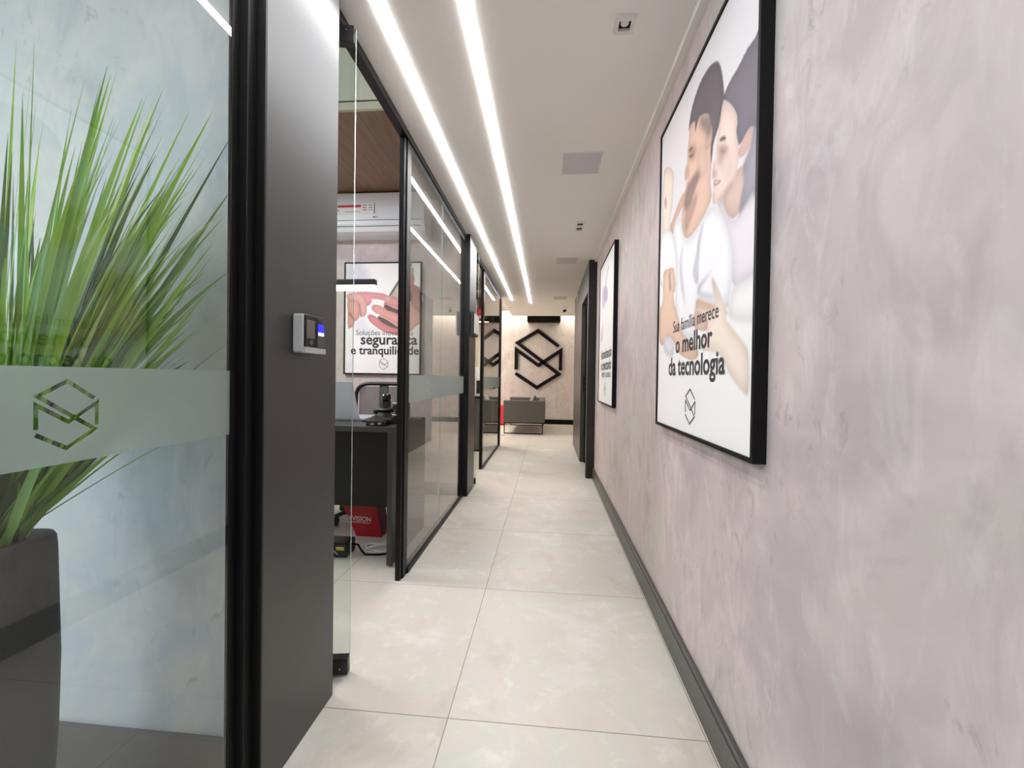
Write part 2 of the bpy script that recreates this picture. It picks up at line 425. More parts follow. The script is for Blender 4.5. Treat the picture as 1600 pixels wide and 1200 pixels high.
# glass partitions
def glass_box(x0, x1, y0, y1, z0, z1):
    mb = MB()
    v = [(x0, y0, z0), (x1, y0, z0), (x1, y1, z0), (x0, y1, z0), (x0, y0, z1), (x1, y0, z1), (x1, y1, z1), (x0, y1, z1)]
    mb.raw(v, [(0, 4, 7, 3), (1, 2, 6, 5)], 0); mb.raw(v, [(0, 1, 5, 4), (2, 3, 7, 6), (0, 3, 2, 1), (4, 5, 6, 7)], 1)
    return mb
def band(y0, y1, cy, parent):
    z0, z1 = .953, 1.107
    if cy is None:
        return B(-.7659, -.7650, y0, y1, z0, z1).build('frosted_band', 'frost', parent)
    a = B(-.7659, -.7650, y0, y1, z0, z1).build('frosted_band', 'frost', parent)
    for p in emblem(.115, thin=30):
        k = MB().prism(p, (-.7655, cy, 1.03), Y3, Z3, X3, -.004, .004).build('cutter', 'frost', parent)
        md = a.modifiers.new('cut', 'BOOLEAN'); md.operation = 'DIFFERENCE'; md.object = k; md.solver = 'EXACT'
        bpy.context.view_layer.update()
        dg = bpy.context.evaluated_depsgraph_get(); me = bpy.data.meshes.new_from_object(a.evaluated_get(dg))
        a.modifiers.clear(); a.data = me
        bpy.data.objects.remove(k)
    return a
w1 = thing('window_1', (-.77, -.8, 0), 'near glass partition with a frosted band before the grass plant', 'glass partition', kind='structure')
MB().box(-.775, -.743, .940, .97, 0, CZ, 0, .002).box(-.7735, -.7645, .915, .940, 0, CZ).box(-.79, -.757, -2.6, .915, 0, .03).box(-.79, -.757, -2.6, .915, 2.38, CZ).build('window_frame', 'alu', w1)
glass_box(-.774, -.766, -2.6, .915, .03, 2.38).build('pane', ['glass', 'edge'], w1)
tag(band(-2.6, .915, .585, w1), 'frosted band with a clear hexagon emblem')
w2 = thing('window_2', (-.77, 2.88, 0), 'glass partition in front of the office desk with a frosted band', 'glass partition', kind='structure')
fr = MB().box(-.80, -.773, 2.10, 2.19, 0, 2.372, 0, .002).box(-.773, -.766, 2.13, 2.19, 0, 2.372).box(-.80, -.758, 2.19, 3.665, 0, .030).box(-.79, -.765, 2.19, 3.665, 2.335, 2.372)
fr.build('window_frame', 'alu', w2)
glass_box(-.774, -.766, 2.19, 2.862, .03, 2.335).build('pane', ['glass', 'edge'], w2)
glass_box(-.774, -.766, 2.868, 3.665, .03, 2.335).build('pane', ['glass', 'edge'], w2)
B(-.773, -.767, 2.8625, 2.8675, .03, 2.335).build('glass_joint', 'joint', w2)
tag(band(2.19, 3.660, 2.55, w2), 'frosted band with a clear hexagon emblem')
w3 = thing('window_3', (-.77, 5.6, 0), 'farthest glass partition, ending at the black post near the sofa', 'glass partition', kind='structure')
MB().box(-.80, -.766, 4.77, 4.84, 0, 2.372, 0, .002).box(-.80, -.758, 4.84, 6.43, 0, .03).box(-.79, -.765, 4.84, 6.43, 2.335, 2.372).box(-.84, -.75, 6.43, 6.53, 0, 2.372, 0, .002).build('window_frame', 'alu', w3)
glass_box(-.774, -.766, 4.84, 5.62, .03, 2.335).build('pane', ['glass', 'edge'], w3)
glass_box(-.774, -.766, 5.626, 6.43, .03, 2.335).build('pane', ['glass', 'edge'], w3)
band(4.84, 6.42, None, w3)

def pivot_door(name, hx, hy, ang, label, L=.74):
    d = thing(name, (hx, hy, 0), label, 'door', kind='structure')
    u = Vector((-math.cos(ang), -math.sin(ang), 0)); n = Vector((u.y, -u.x, 0))
    def slab(mb, a0, a1, z0, z1, t, mi=0):
        P = [(a0, z0), (a1, z0), (a1, z1), (a0, z1)]
        return mb.prism(P, (hx, hy, 0), u, Z3, n, -t / 2, t / 2, mi)
    g = MB(); O = Vector((hx, hy, 0)); t = .005
    v = [O + u * a + n * s + Z3 * z for z in (.012, 2.352) for a, s in ((0, -t), (L, -t), (L, t), (0, t))]
    g.raw(v, [(0, 1, 5, 4), (2, 3, 7, 6)], 0); g.raw(v, [(1, 2, 6, 5), (3, 0, 4, 7), (0, 3, 2, 1), (4, 5, 6, 7)], 1)
    g.build('door_leaf', ['glass', 'edge'], d)
    for z0, z1 in ((.010, .066), (2.298, 2.356)):
        p = slab(MB(), .004, .16, z0, z1, .032).build('patch_fitting', 'dark', d)
        z = .03 if z0 < 1 else 2.337
        MB().cyl(O + u * .03 + n * -.015 + Z3 * z, O + u * .03 + n * -.0185 + Z3 * z, .0035).cyl(O + u * .03 + n * .015 + Z3 * z, O + u * .03 + n * .0185 + Z3 * z, .0035).build('fitting_screw', 'steel', p)
    return d
pivot_door('door_1', -.710, 1.425, R(10), 'open frameless glass door with black corner fittings beside the near pier')
pivot_door('door_2', -.712, 4.085, R(3), 'open frameless glass door beyond the far pier')

# office one: shell
struct(B(-3.3, -.808, 3.70, 3.995, 0, 3.3).build('wall_office', 'plaster'), 'plaster wall carrying the air conditioner and hands poster', 'wall')
struct(B(-3.4, -3.3, 1.15, 3.995, 0, 3.3).build('wall_office_side', 'plaster'), 'office side wall hidden behind the black pier', 'wall')
oc = MB().box(-3.3, -.80, 2.45, 3.70, 2.748, 2.79, 0)
struct(oc.build('ceiling_office', 'wood'), 'brown wood plank ceiling inside the first office', 'ceiling')
struct(MB().box(-3.3, -.80, 2.43, 2.45, 2.748, 2.795, 0).build('trim_3', 'woodt'), 'pale edge of the dropped wood ceiling', 'trim')
struct(MB().box(-3.3, -.80, 2.445, 2.46, 2.795, 2.806, 0).build('trim_4', 'gap'), 'black shadow gap above the wood ceiling edge', 'trim')
struct(MB().box(-3.3, -.80, 2.43, 2.46, 2.806, 3.2, 0).build('trim_5', 'woodp'), 'pale vertical wood soffit board in the first office', 'soffit')
struct(B(-3.4, -.76, 1.0, 2.46, 3.2, 3.3).build('ceiling_soffit', 'white'), 'raised white ceiling at the office entrance', 'ceiling')

# office two: shell
struct(B(-3.5, -.84, 6.33, 6.53, 0, 2.7).build('wall_study', 'plaster_warm'), 'rear wall of the second office behind the shelves', 'wall')
struct(B(-3.6, -3.5, 3.995, 6.53, 0, 2.7).build('wall_study_side', 'plaster_warm'), 'side wall of the second office', 'wall')
struct(B(-3.5, -.80, 3.995, 6.33, 2.60, 2.66).build('ceiling_study', 'ceil'), 'ceiling of the second office', 'ceiling')

# hall at the end
struct(B(-4.3, 1.7, 9.743, 9.9, 0, 2.9).build('wall_end', 'plaster_warm'), 'warm lit plaster end wall carrying the large black emblem', 'wall')
struct(B(-4.3, -4.2, 6.53, 9.743, 0, 2.9).build('wall_hall_left', 'plaster_warm'), 'left wall of the hall', 'wall')
struct(B(1.6, 1.7, 6.8, 9.743, 0, 2.9).build('wall_hall_right', 'plaster_warm'), 'right wall of the hall', 'wall')
struct(B(-4.2, 1.6, 6.53, 9.743, 2.756, 2.9).build('ceiling_hall', 'white'), 'raised ceiling of the hall', 'ceiling')
struct(B(-4.3, -3.5, 6.33, 6.53, 0, 2.9).build('wall_hall_front', 'plaster_warm'), 'front wall of the hall', 'wall')

# dark panelling and door on the right
pn = MB().box(.438, .60, 4.515, 4.62, 0, CZ - .002, 0, .002).box(.438, .60, 4.62, 5.40, 2.075, CZ - .002, 1).box(.438, .60, 5.40, 6.80, 0, CZ - .002, 1, .002).box(.60, 1.7, 6.70, 6.80, 0, 2.9, 1)
struct(pn.build('wall_right_panel', ['jamb', 'brown']), 'dark bronze panelling around the door at right', 'panelling')
d3 = thing('door_3', (.52, 5.0, 0), 'closed dark grey door recessed in the panelling at right', 'door', kind='structure')
MB().box(.49, .56, 4.62, 4.66, 0, 2.075).box(.49, .56, 5.34, 5.40, 0, 2.075).box(.49, .56, 4.66, 5.34, 2.035, 2.075).build('door_frame', 'gap', d3)
B(.502, .54, 4.663, 5.337, .006, 2.032, 0, .002).build('door_leaf', 'brown', d3)
h = MB().box(.455, .467, 5.205, 5.217, .93, 1.14).box(.467, .502, 5.206, 5.216, 1.10, 1.112).box(.467, .502, 5.206, 5.216, .958, .97)
h.build('pull_handle', 'gap', d3)
tag(B(.499, .502, 4.70, 4.80, 1.22, 1.36).build('door_plate', 'paper', d3), 'white plate')

# ================================================================== LIGHTS OF THE ROOM
def strip(x, y1, label):
    o = thing('ceiling_light_strip', (x, 2.6, CZ), label, 'light', 'linear lights in the corridor ceiling')
    B(x - .013, x + .013, -2.0, y1, CZ - .005, CZ - .0005).build('diffuser', 'led', o)
    MB().box(x - .0165, x - .0135, -2.0, y1, CZ - .0012, CZ - .0002).box(x + .0135, x + .0165, -2.0, y1, CZ - .0012, CZ - .0002).build('light_rail', 'trimw', o)
strip(-.613, 6.806, 'long white light strip in the ceiling nearer the glass partitions')
strip(-.307, 7.07, 'long white light strip in the ceiling nearer the plaster wall')

# ceiling fittings
def speaker(x0, x1, y0, y1, label):
    o = thing('ceiling_speaker', ((x0 + x1) / 2, (y0 + y1) / 2, CZ), label, 'speaker', 'square speakers in the corridor ceiling')
    b = .006
    MB().box(x0, x1, y0, y0 + b, CZ - .004, CZ - .0003).box(x0, x1, y1 - b, y1, CZ - .004, CZ - .0003).box(x0, x0 + b, y0 + b, y1 - b, CZ - .004, CZ - .0003).box(x1 - b, x1, y0 + b, y1 - b, CZ - .004, CZ - .0003).build('frame', 'trimw', o)
    B(x0 + b, x1 - b, y0 + b, y1 - b, CZ - .003, CZ - .0003).build('grille', 'speaker', o)
speaker(.070, .302, 2.377, 2.622, 'grey square speaker grille in the ceiling, nearest of the three')
speaker(.074, .309, 4.412, 4.665, 'middle grey square speaker grille in the ceiling')
speaker(.080, .303, 6.505, 6.770, 'farthest grey square speaker grille, before the security camera')

def downlight(x0, x1, y0, y1, holes, label, lens):
    o = thing('recessed_downlight', ((x0 + x1) / 2, (y0 + y1) / 2, CZ), label, 'light', 'recessed downlights in the corridor ceiling')
    t = CZ - .0003; zb = CZ - .012
    f = MB(); ys = [y0] + [v for hh in holes for v in (hh[2], hh[3])] + [y1]
    for i in range(0, len(ys), 2): f.box(x0, x1, ys[i], ys[i + 1], zb, t)
    for hx0, hx1, hy0, hy1 in holes: f.box(x0, hx0, hy0, hy1, zb, t).box(hx1, x1, hy0, hy1, zb, t)
    f.build('trim_plate', 'trimw', o)
    l = MB()
    for hx0, hx1, hy0, hy1 in holes:
        B(hx0, hx1, hy0, hy1, CZ - .002, t).build('recess', 'gap', o)
        l.cyl(((hx0 + hx1) / 2, (hy0 + hy1) / 2 - .004, CZ - .006), ((hx0 + hx1) / 2, (hy0 + hy1) / 2 - .004, CZ - .002), min(hx1 - hx0, hy1 - hy0) * .36)
    if lens: l.build('lamp_lens', 'trimw', o)
downlight(.227, .299, 1.490, 1.566, [(.241, .284, 1.508, 1.549)], 'square recessed downlight with one dark opening, nearest in the ceiling', True)
downlight(.222, .288, 3.405, 3.610, [(.232, .278, 3.432, 3.488), (.232, .278, 3.530, 3.586)], 'small twin recessed downlight with two dark openings', False)

o = thing('security_camera', (.304, 7.50, CZ), 'small dark security camera under the far ceiling end', 'camera')
MB().cyl((.322, 7.52, CZ), (.322, 7.52, CZ - .012), .028).tube([(.322, 7.52, CZ - .01), (.322, 7.52, CZ - .04), (.306, 7.48, CZ - .06)], .010).build('mount', 'trimw', o)
MB().tube([(.312, 7.53, CZ - .055), (.286, 7.40, CZ - .085)], .027, 0, 16, False).build('camera_body', 'dark', o)
MB().tube([(.286, 7.40, CZ - .085), (.285, 7.395, CZ - .0862)], .018, 0, 16, False).build('lens', 'gloss', o)
tag(B(.424, .438, 6.14, 6.20, 2.262, 2.372, 0, .003).build('motion_sensor', 'white'), 'tiny white sensor high on the dark panelling', 'sensor')

# ================================================================== POSTERS
def logo(name, h, O, U, V, N, d, mname, parent, w=None, thin=27):
    m = MB()
    for p in emblem(h, w, thin): m.flat(p, O, U, V, N, d)
    return m.build(name, mname, parent)
import numpy as np
def blur(a, r, n_=3):
    for _ in range(n_):
        for ax in (0, 1):
            if r < 1: continue
            pad = [(r + 1, r), (0, 0)] if ax == 0 else [(0, 0), (r + 1, r)]
            cs = np.cumsum(np.pad(a, pad, mode='edge'), axis=ax); n = 2 * r + 1
            a = (cs[n:] - cs[:-n]) / n if ax == 0 else (cs[:, n:] - cs[:, :-n]) / n
    return a
SOFT = {'bg': 40, 'wcheek': 14, 'mcheek': 14, 'mbeard': 9, 'mneckshade': 12, 'wjaw': 9, 'fold1': 7, 'fold2': 7, 'fold3': 9, 'mear': 3, 'whairback': 6, 'wshirtlow': 9,
        'babyear': 4, 'mfing': 4, 'sleeve': 8, 'shade': 40, 'shade2': 40, 'a': 8, 'b': 8, 'c': 8, 'crease1': 2, 'crease2': 2, 'tip': 6, 'warm': 3, 'bshade': 12, 'weyelid': 9, 'wnose': 7, 'mface2': 12, 'mnose': 8, 'mhairlow': 12, 'marm': 3, 'mshirt': 2}
FLATS = {'bg', 'shade', 'shade2', 'a', 'b', 'c'}
def printed_picture(name, shapes, O, U, V, N, W, H, b, parent, step=.0024):
    # the printed picture: a fine grid on the sheet whose colours are the soft-edged shapes laid over each other
    nx, ny = int((W - 2 * b) / step), int((H - 2 * b) / step)
    us = np.linspace(b, W - b, nx); vs = np.linspace(b, H - b, ny); gu, gv = np.meshgrid(us, vs)
    img = np.empty((ny, nx, 3)); img[:] = (243, 240, 240)
    for n_, col, P in shapes:
        Q = np.array(rounded(P) if len(P) > 4 else P); ins = np.zeros((ny, nx), bool)
        for k in range(len(Q)):
            (x0, y0), (x1, y1) = Q[k], Q[(k + 1) % len(Q)]
            if abs(y1 - y0) < 1e-9: continue
            cr = ((y0 > gv) != (y1 > gv)) & (gu < (x1 - x0) * (gv - y0) / (y1 - y0) + x0); ins ^= cr
        m0 = ins.astype(float); sr = SOFT.get(n_, 0); m_ = (blur(m0, max(1, round(sr * .0008 / step))) if sr else blur(m0, 1, 1))[..., None]
        cc = np.array(col, float)
        if n_ not in FLATS:
            vol = blur(m0, max(2, round(.022 / step)))[..., None]
            cc = cc * (.87 + .16 * np.clip((vol - .35) / .65, 0, 1))
        img = img * (1 - m_) + np.minimum(cc, 250) * m_
    s = np.clip(img / 255, 0, 1); lin = np.where(s <= .04045, s / 12.92, ((s + .055) / 1.055) ** 2.4)
    loc = LOC[parent.name]; O = Vector(O) - loc + N * .0003
    co = np.array(O)[None, None] + gu[..., None] * np.array(U) + gv[..., None] * np.array(V)
    idx = np.arange(nx * ny).reshape(ny, nx)
    fc = np.stack([idx[:-1, :-1], idx[:-1, 1:], idx[1:, 1:], idx[1:, :-1]], -1).reshape(-1, 4)
    me = bpy.data.meshes.new(name); me.from_pydata(co.reshape(-1, 3).tolist(), [], fc.tolist())
    at = me.color_attributes.new('ink', 'FLOAT_COLOR', 'POINT')
    at.data.foreach_set('color', np.concatenate([lin, np.ones((ny, nx, 1))], -1).astype(np.float32).ravel()); me.update()
    if 'print' not in M:
        M['print'] = mat('printed_picture', (240, 240, 240), .55, spec=.3); q = NT(M['print'])
        a = q.n('VertexColor'); a.layer_name = 'ink'; q.l(a.outputs[0], q.b.inputs['Base Color'])
    me.materials.append(M['print']); o = bpy.data.objects.new(name, me); COL.objects.link(o); o.parent = parent; LOC[o.name] = loc
    return o
def poster(O, U, V, N, W, H, depth, shapes, label, b=.012):
    O = Vector(O); o = thing('framed_poster', O + U * W / 2 - N * depth, label, 'poster', 'framed posters with the hexagon emblem')
    fr = MB(); q = lambda u0, u1, v0, v1, d0, d1: fr.prism([(u0, v0), (u1, v0), (u1, v1), (u0, v1)], O, U, V, N, d0, d1)
    q(0, W, 0, b, -depth, 0); q(0, W, H - b, H, -depth, 0); q(0, b, b, H - b, -depth, 0); q(W - b, W, b, H - b, -depth, 0)
    fr.build('frame', 'frame', o)
    Op = O - N * .006
    MB().prism([(b, b), (W - b, b), (W - b, H - b), (b, H - b)], Op, U, V, N, -.01, 0).build('backing_sheet', 'paper', o)
    printed_picture('print', shapes, Op, U, V, N, W, H, b, o)
    return o, Op
P1 = [["bg",[226,220,222],[[-0.3104,2.2703],[0.8662,1.1487],[0.8879,0.6028],[0.7151,0.6439],[0.3574,0.7421],[-0.2118,0.9186]]],["wshirt",[226,216,222],[[0.6057,0.7866],[0.6695,0.7261],[0.7076,0.6617],[0.7416,0.6395],[0.7902,0.6483],[0.8126,0.6607],[0.8373,0.6606],[0.8814,0.6434],[0.8891,0.4513],[0.8456,0.4597],[0.7496,0.4578],[0.7192,0.5536]]],["wshirtlow",[236,232,232],[[0.8939,0.4526],[0.8454,0.4624],[0.7496,0.4578],[0.7254,0.4161],[0.7273,0.3744],[0.8421,0.3495],[0.898,0.3491]]],["wneck",[211,180,167],[[0.6694,0.7293],[0.7003,0.6706],[0.7349,0.645],[0.7724,0.6473],[0.8126,0.6607],[0.8334,0.6888],[0.8198,0.7544],[0.723,0.7644]]],["whairback",[158,150,160],[[0.8354,0.836],[0.8238,0.7897],[0.7911,0.764],[0.7928,0.7245],[0.7933,0.7133],[0.7772,0.6762],[0.7726,0.6415],[0.796,0.6487],[0.8371,0.6633],[0.8786,0.6523],[0.8753,0.7352],[0.8722,0.8133]]],["whair",[118,109,118],[[0.8751,1.0468],[0.8397,1.051],[0.796,1.0546],[0.7489,1.0467],[0.6971,1.0442],[0.6626,1.0322],[0.6558,1.0213],[0.6927,0.9903],[0.7347,0.9387],[0.7489,0.9037],[0.7439,0.8752],[0.7548,0.8401],[0.7706,0.8282],[0.8053,0.8355],[0.8408,0.8326],[0.8846,0.8081]]],["wface",[237,208,197],[[0.656,1.0181],[0.6927,0.9903],[0.7347,0.9387],[0.7502,0.9029],[0.7452,0.8744],[0.758,0.8383],[0.7654,0.8086],[0.7547,0.7717],[0.7496,0.7456],[0.7237,0.7494],[0.6972,0.738],[0.6692,0.7324],[0.6318,0.7331],[0.5997,0.742],[0.5903,0.7674],[0.5976,0.7871],[0.6019,0.7981],[0.5978,0.8164],[0.5875,0.8246],[0.5867,0.8415],[0.592,0.8684],[0.6108,0.8778],[0.6141,0.9083],[0.6255,0.9464],[0.6391,0.9823]]],["wear",[228,190,177],[[0.8161,0.8425],[0.8357,0.8279],[0.8288,0.8002],[0.8017,0.7858],[0.7722,0.7908],[0.7592,0.8091],[0.7766,0.8275]]],["wcheek",[243,214,202],[[0.6638,0.8493],[0.7066,0.8321],[0.7284,0.791],[0.6956,0.775],[0.6505,0.8189]]],["wjaw",[214,180,164],[[0.7237,0.7494],[0.7035,0.7501],[0.6688,0.7419],[0.6315,0.7396],[0.6695,0.7261],[0.7044,0.7318],[0.734,0.7387]]],["bshade",[222,186,172],[[0.6623,0.881],[0.6326,0.8788],[0.6262,0.8504],[0.6496,0.8382],[0.6709,0.8516]]],["weyelid",[187,151,142],[[0.6317,0.8983],[0.6843,0.8701],[0.6991,0.8482],[0.6632,0.862],[0.6324,0.8837]]],["wnose",[222,179,166],[[0.5928,0.8515],[0.6153,0.8336],[0.6278,0.8177],[0.6039,0.8231],[0.5884,0.8406]]],["wbrow",[120,98,98],[[0.6398,0.9189],[0.6682,0.91],[0.6833,0.8919],[0.6614,0.9007],[0.6402,0.9108]]],["weye",[128,101,105],[[0.6439,0.8804],[0.6629,0.8683],[0.6811,0.8612],[0.6631,0.8651]]],["wmouth",[199,132,127],[[0.6012,0.8114],[0.6364,0.7976],[0.652,0.7863],[0.6292,0.7884],[0.6036,0.7953]]],["wteeth",[250,246,244],[[0.6046,0.8078],[0.6396,0.7942],[0.629,0.7916],[0.605,0.8012]]],["mface",[220,182,162],[[0.3713,1.1071],[0.3815,1.1238],[0.4662,1.0927],[0.5147,1.0687],[0.5776,1.0282],[0.6286,0.9637],[0.5978,0.9501],[0.5843,0.8922],[0.5739,0.8479],[0.5758,0.8104],[0.582,0.7678],[0.5314,0.7384],[0.4358,0.7141],[0.3703,0.7162],[0.3216,0.7469],[0.2999,0.8031],[0.3059,0.8492],[0.3203,0.8751],[0.3364,0.9076],[0.3467,0.9342],[0.328,0.9512],[0.3276,0.9593],[0.3321,0.9848],[0.3524,0.9978],[0.3544,1.0434],[0.3668,1.0867]]],["mbeard",[147,118,109],[[0.346,0.9463],[0.3819,0.9134],[0.4248,0.9188],[0.4755,0.9151],[0.4959,0.8905],[0.4579,0.8733],[0.4283,0.8541],[0.3977,0.8263],[0.3761,0.8162],[0.3347,0.8333],[0.3272,0.8602],[0.3376,0.8874],[0.3542,0.9033],[0.3707,0.9149]]],["mhair",[100,90,95],[[0.36,1.1082],[0.3696,1.139],[0.3898,1.1718],[0.4407,1.2004],[0.489,1.2088],[0.5524,1.1994],[0.603,1.1744],[0.6317,1.1389],[0.6531,1.0791],[0.6612,1.03],[0.6491,1.0072],[0.6322,0.9677],[0.606,0.9452],[0.5868,0.9237],[0.5765,0.8798],[0.5697,0.9334],[0.5798,0.9839],[0.5618,1.0082],[0.5514,1.0451],[0.5145,1.0722],[0.4662,1.0927],[0.4469,1.0831],[0.4274,1.0657],[0.4253,1.104],[0.3817,1.1199]]],["mteeth",[245,238,234],[[0.3464,0.9383],[0.3754,0.93],[0.3701,0.9249],[0.3492,0.9311]]],["mcheek",[224,190,170],[[0.4716,0.9888],[0.5303,0.9385],[0.5508,0.8832],[0.4967,0.876],[0.4544,0.9405]]],["mneckshade",[186,146,128],[[0.3525,0.8299],[0.4031,0.8278],[0.4595,0.8436],[0.4415,0.8003],[0.3794,0.7573],[0.3574,0.7421],[0.3316,0.783]]],["mear",[222,180,162],[[0.5447,1.0053],[0.5708,0.9977],[0.5806,0.9668],[0.5694,0.9402],[0.5391,0.9404],[0.5201,0.9614],[0.5277,0.9916]]],["mface2",[186,146,128],[[0.3748,1.0436],[0.43,1.0161],[0.442,0.9836],[0.4108,0.982],[0.3712,1.0071]]],["mnose",[222,180,162],[[0.3321,0.9848],[0.355,0.9925],[0.3796,0.9567],[0.3693,0.9387],[0.3335,0.9604]]],["mhairlow",[148,126,119],[[0.4666,1.0852],[0.5606,1.0324],[0.5796,0.9873],[0.5547,0.979],[0.5078,1.0243]]],["meye",[108,84,81],[[0.3709,1.0131],[0.4044,1.0024],[0.4156,0.9925],[0.3884,0.9979]]],["mbrow",[108,84,81],[[0.3638,1.0382],[0.3974,1.0327],[0.4108,1.0213],[0.3814,1.0246]]],["babyhead",[230,212,199],[[0.0441,1.0943],[0.0505,1.124],[0.1075,1.1109],[0.1779,1.0592],[0.1947,1.0162],[0.189,0.993],[0.1795,0.9147],[0.1531,0.8683],[0.1707,0.822],[0.1261,0.8157],[0.0439,0.84],[0.0279,0.955],[0.0325,1.0669]]],["babyear",[211,180,167],[[0.0674,0.99],[0.0868,0.9907],[0.0984,0.9581],[0.0901,0.9387],[0.0692,0.9613]]],["babyarm",[216,176,155],[[0.3369,0.8995],[0.2754,0.8988],[0.1762,0.8506],[0.1548,0.8411],[0.1871,0.7899],[0.2266,0.8312],[0.2909,0.8514],[0.3267,0.8684]]],["babyshirt",[238,235,237],[[0.0268,0.8412],[0.1562,0.8184],[0.2096,0.7692],[0.2493,0.6761],[0.2483,0.5799],[0.2284,0.5718],[0.0236,0.6273]]],["mshirt",[234,232,236],[[0.3216,0.7469],[0.3646,0.7162],[0.436,0.7103],[0.5316,0.7349],[0.5918,0.7372],[0.6406,0.7104],[0.6793,0.6699],[0.7163,0.6167],[0.7386,0.5622],[0.7444,0.5024],[0.7182,0.4263],[0.7192,0.4053],[0.6229,0.4286],[0.4887,0.4742],[0.4703,0.4488],[0.4675,0.4623],[0.4867,0.3636],[0.3675,0.3555],[0.2782,0.4106],[0.2455,0.4914],[0.242,0.573],[0.2493,0.6761],[0.2096,0.7692],[0.2003,0.8068],[0.2266,0.8312],[0.2796,0.8273],[0.3006,0.7907]]],["fold1",[214,212,220],[[0.5234,0.7174],[0.4781,0.6774],[0.4626,0.6319],[0.4328,0.5742],[0.4813,0.5222],[0.4869,0.6031],[0.4982,0.6635]]],["fold2",[216,213,221],[[0.4865,0.5175],[0.542,0.5289],[0.6014,0.5405],[0.5426,0.5185],[0.5022,0.4927],[0.6215,0.4578],[0.6056,0.4546],[0.488,0.4886]]],["fold3",[220,217,224],[[0.3234,0.7143],[0.3094,0.6384],[0.3327,0.5524],[0.3607,0.4757],[0.3078,0.558],[0.2898,0.652]]],["marm",[218,184,162],[[0.4789,0.4743],[0.5549,0.451],[0.6309,0.4272],[0.6457,0.4403],[0.6838,0.4176],[0.6992,0.3907],[0.6858,0.3751],[0.5769,0.358],[0.4856,0.3838],[0.4661,0.4372]]],["warm",[238,220,207],[[0.6025,0.5173],[0.6276,0.4951],[0.6599,0.4594],[0.6834,0.4269],[0.713,0.3915],[0.7055,0.3744],[0.7627,0.332],[0.8145,0.2956],[0.8376,0.2638],[0.8415,0.1706],[0.8034,0.1769],[0.7364,0.2161],[0.6595,0.2781],[0.5102,0.3018],[0.4892,0.3158],[0.5768,0.3603],[0.4853,0.3889],[0.4548,0.4339],[0.4824,0.4445],[0.6092,0.4135],[0.6309,0.4272],[0.6086,0.4768],[0.5965,0.5057]]],["wfing",[224,190,174],[[0.4551,0.4288],[0.5036,0.4285],[0.5689,0.3966],[0.5646,0.3618],[0.5001,0.3671],[0.4546,0.3853]]],["mhand",[224,192,170],[[0.0715,0.6722],[0.1506,0.6671],[0.2096,0.6533],[0.2256,0.6192],[0.2362,0.5574],[0.2162,0.5446],[0.2403,0.489],[0.2455,0.4914],[0.2953,0.4255],[0.3503,0.3682],[0.497,0.2977],[0.4492,0.27],[0.3116,0.2988],[0.1837,0.3738],[0.0758,0.3519],[0.0209,0.3833],[0.0177,0.5048],[0.0633,0.5433],[0.0671,0.6127]]],["mfing",[208,168,148],[[0.1448,0.6397],[0.1662,0.6563],[0.1863,0.5682],[0.1567,0.5702]]],["sleeve",[222,218,228],[[0.0968,0.3825],[0.1835,0.3769],[0.2363,0.327],[0.2089,0.2928],[0.1005,0.3242]]]]
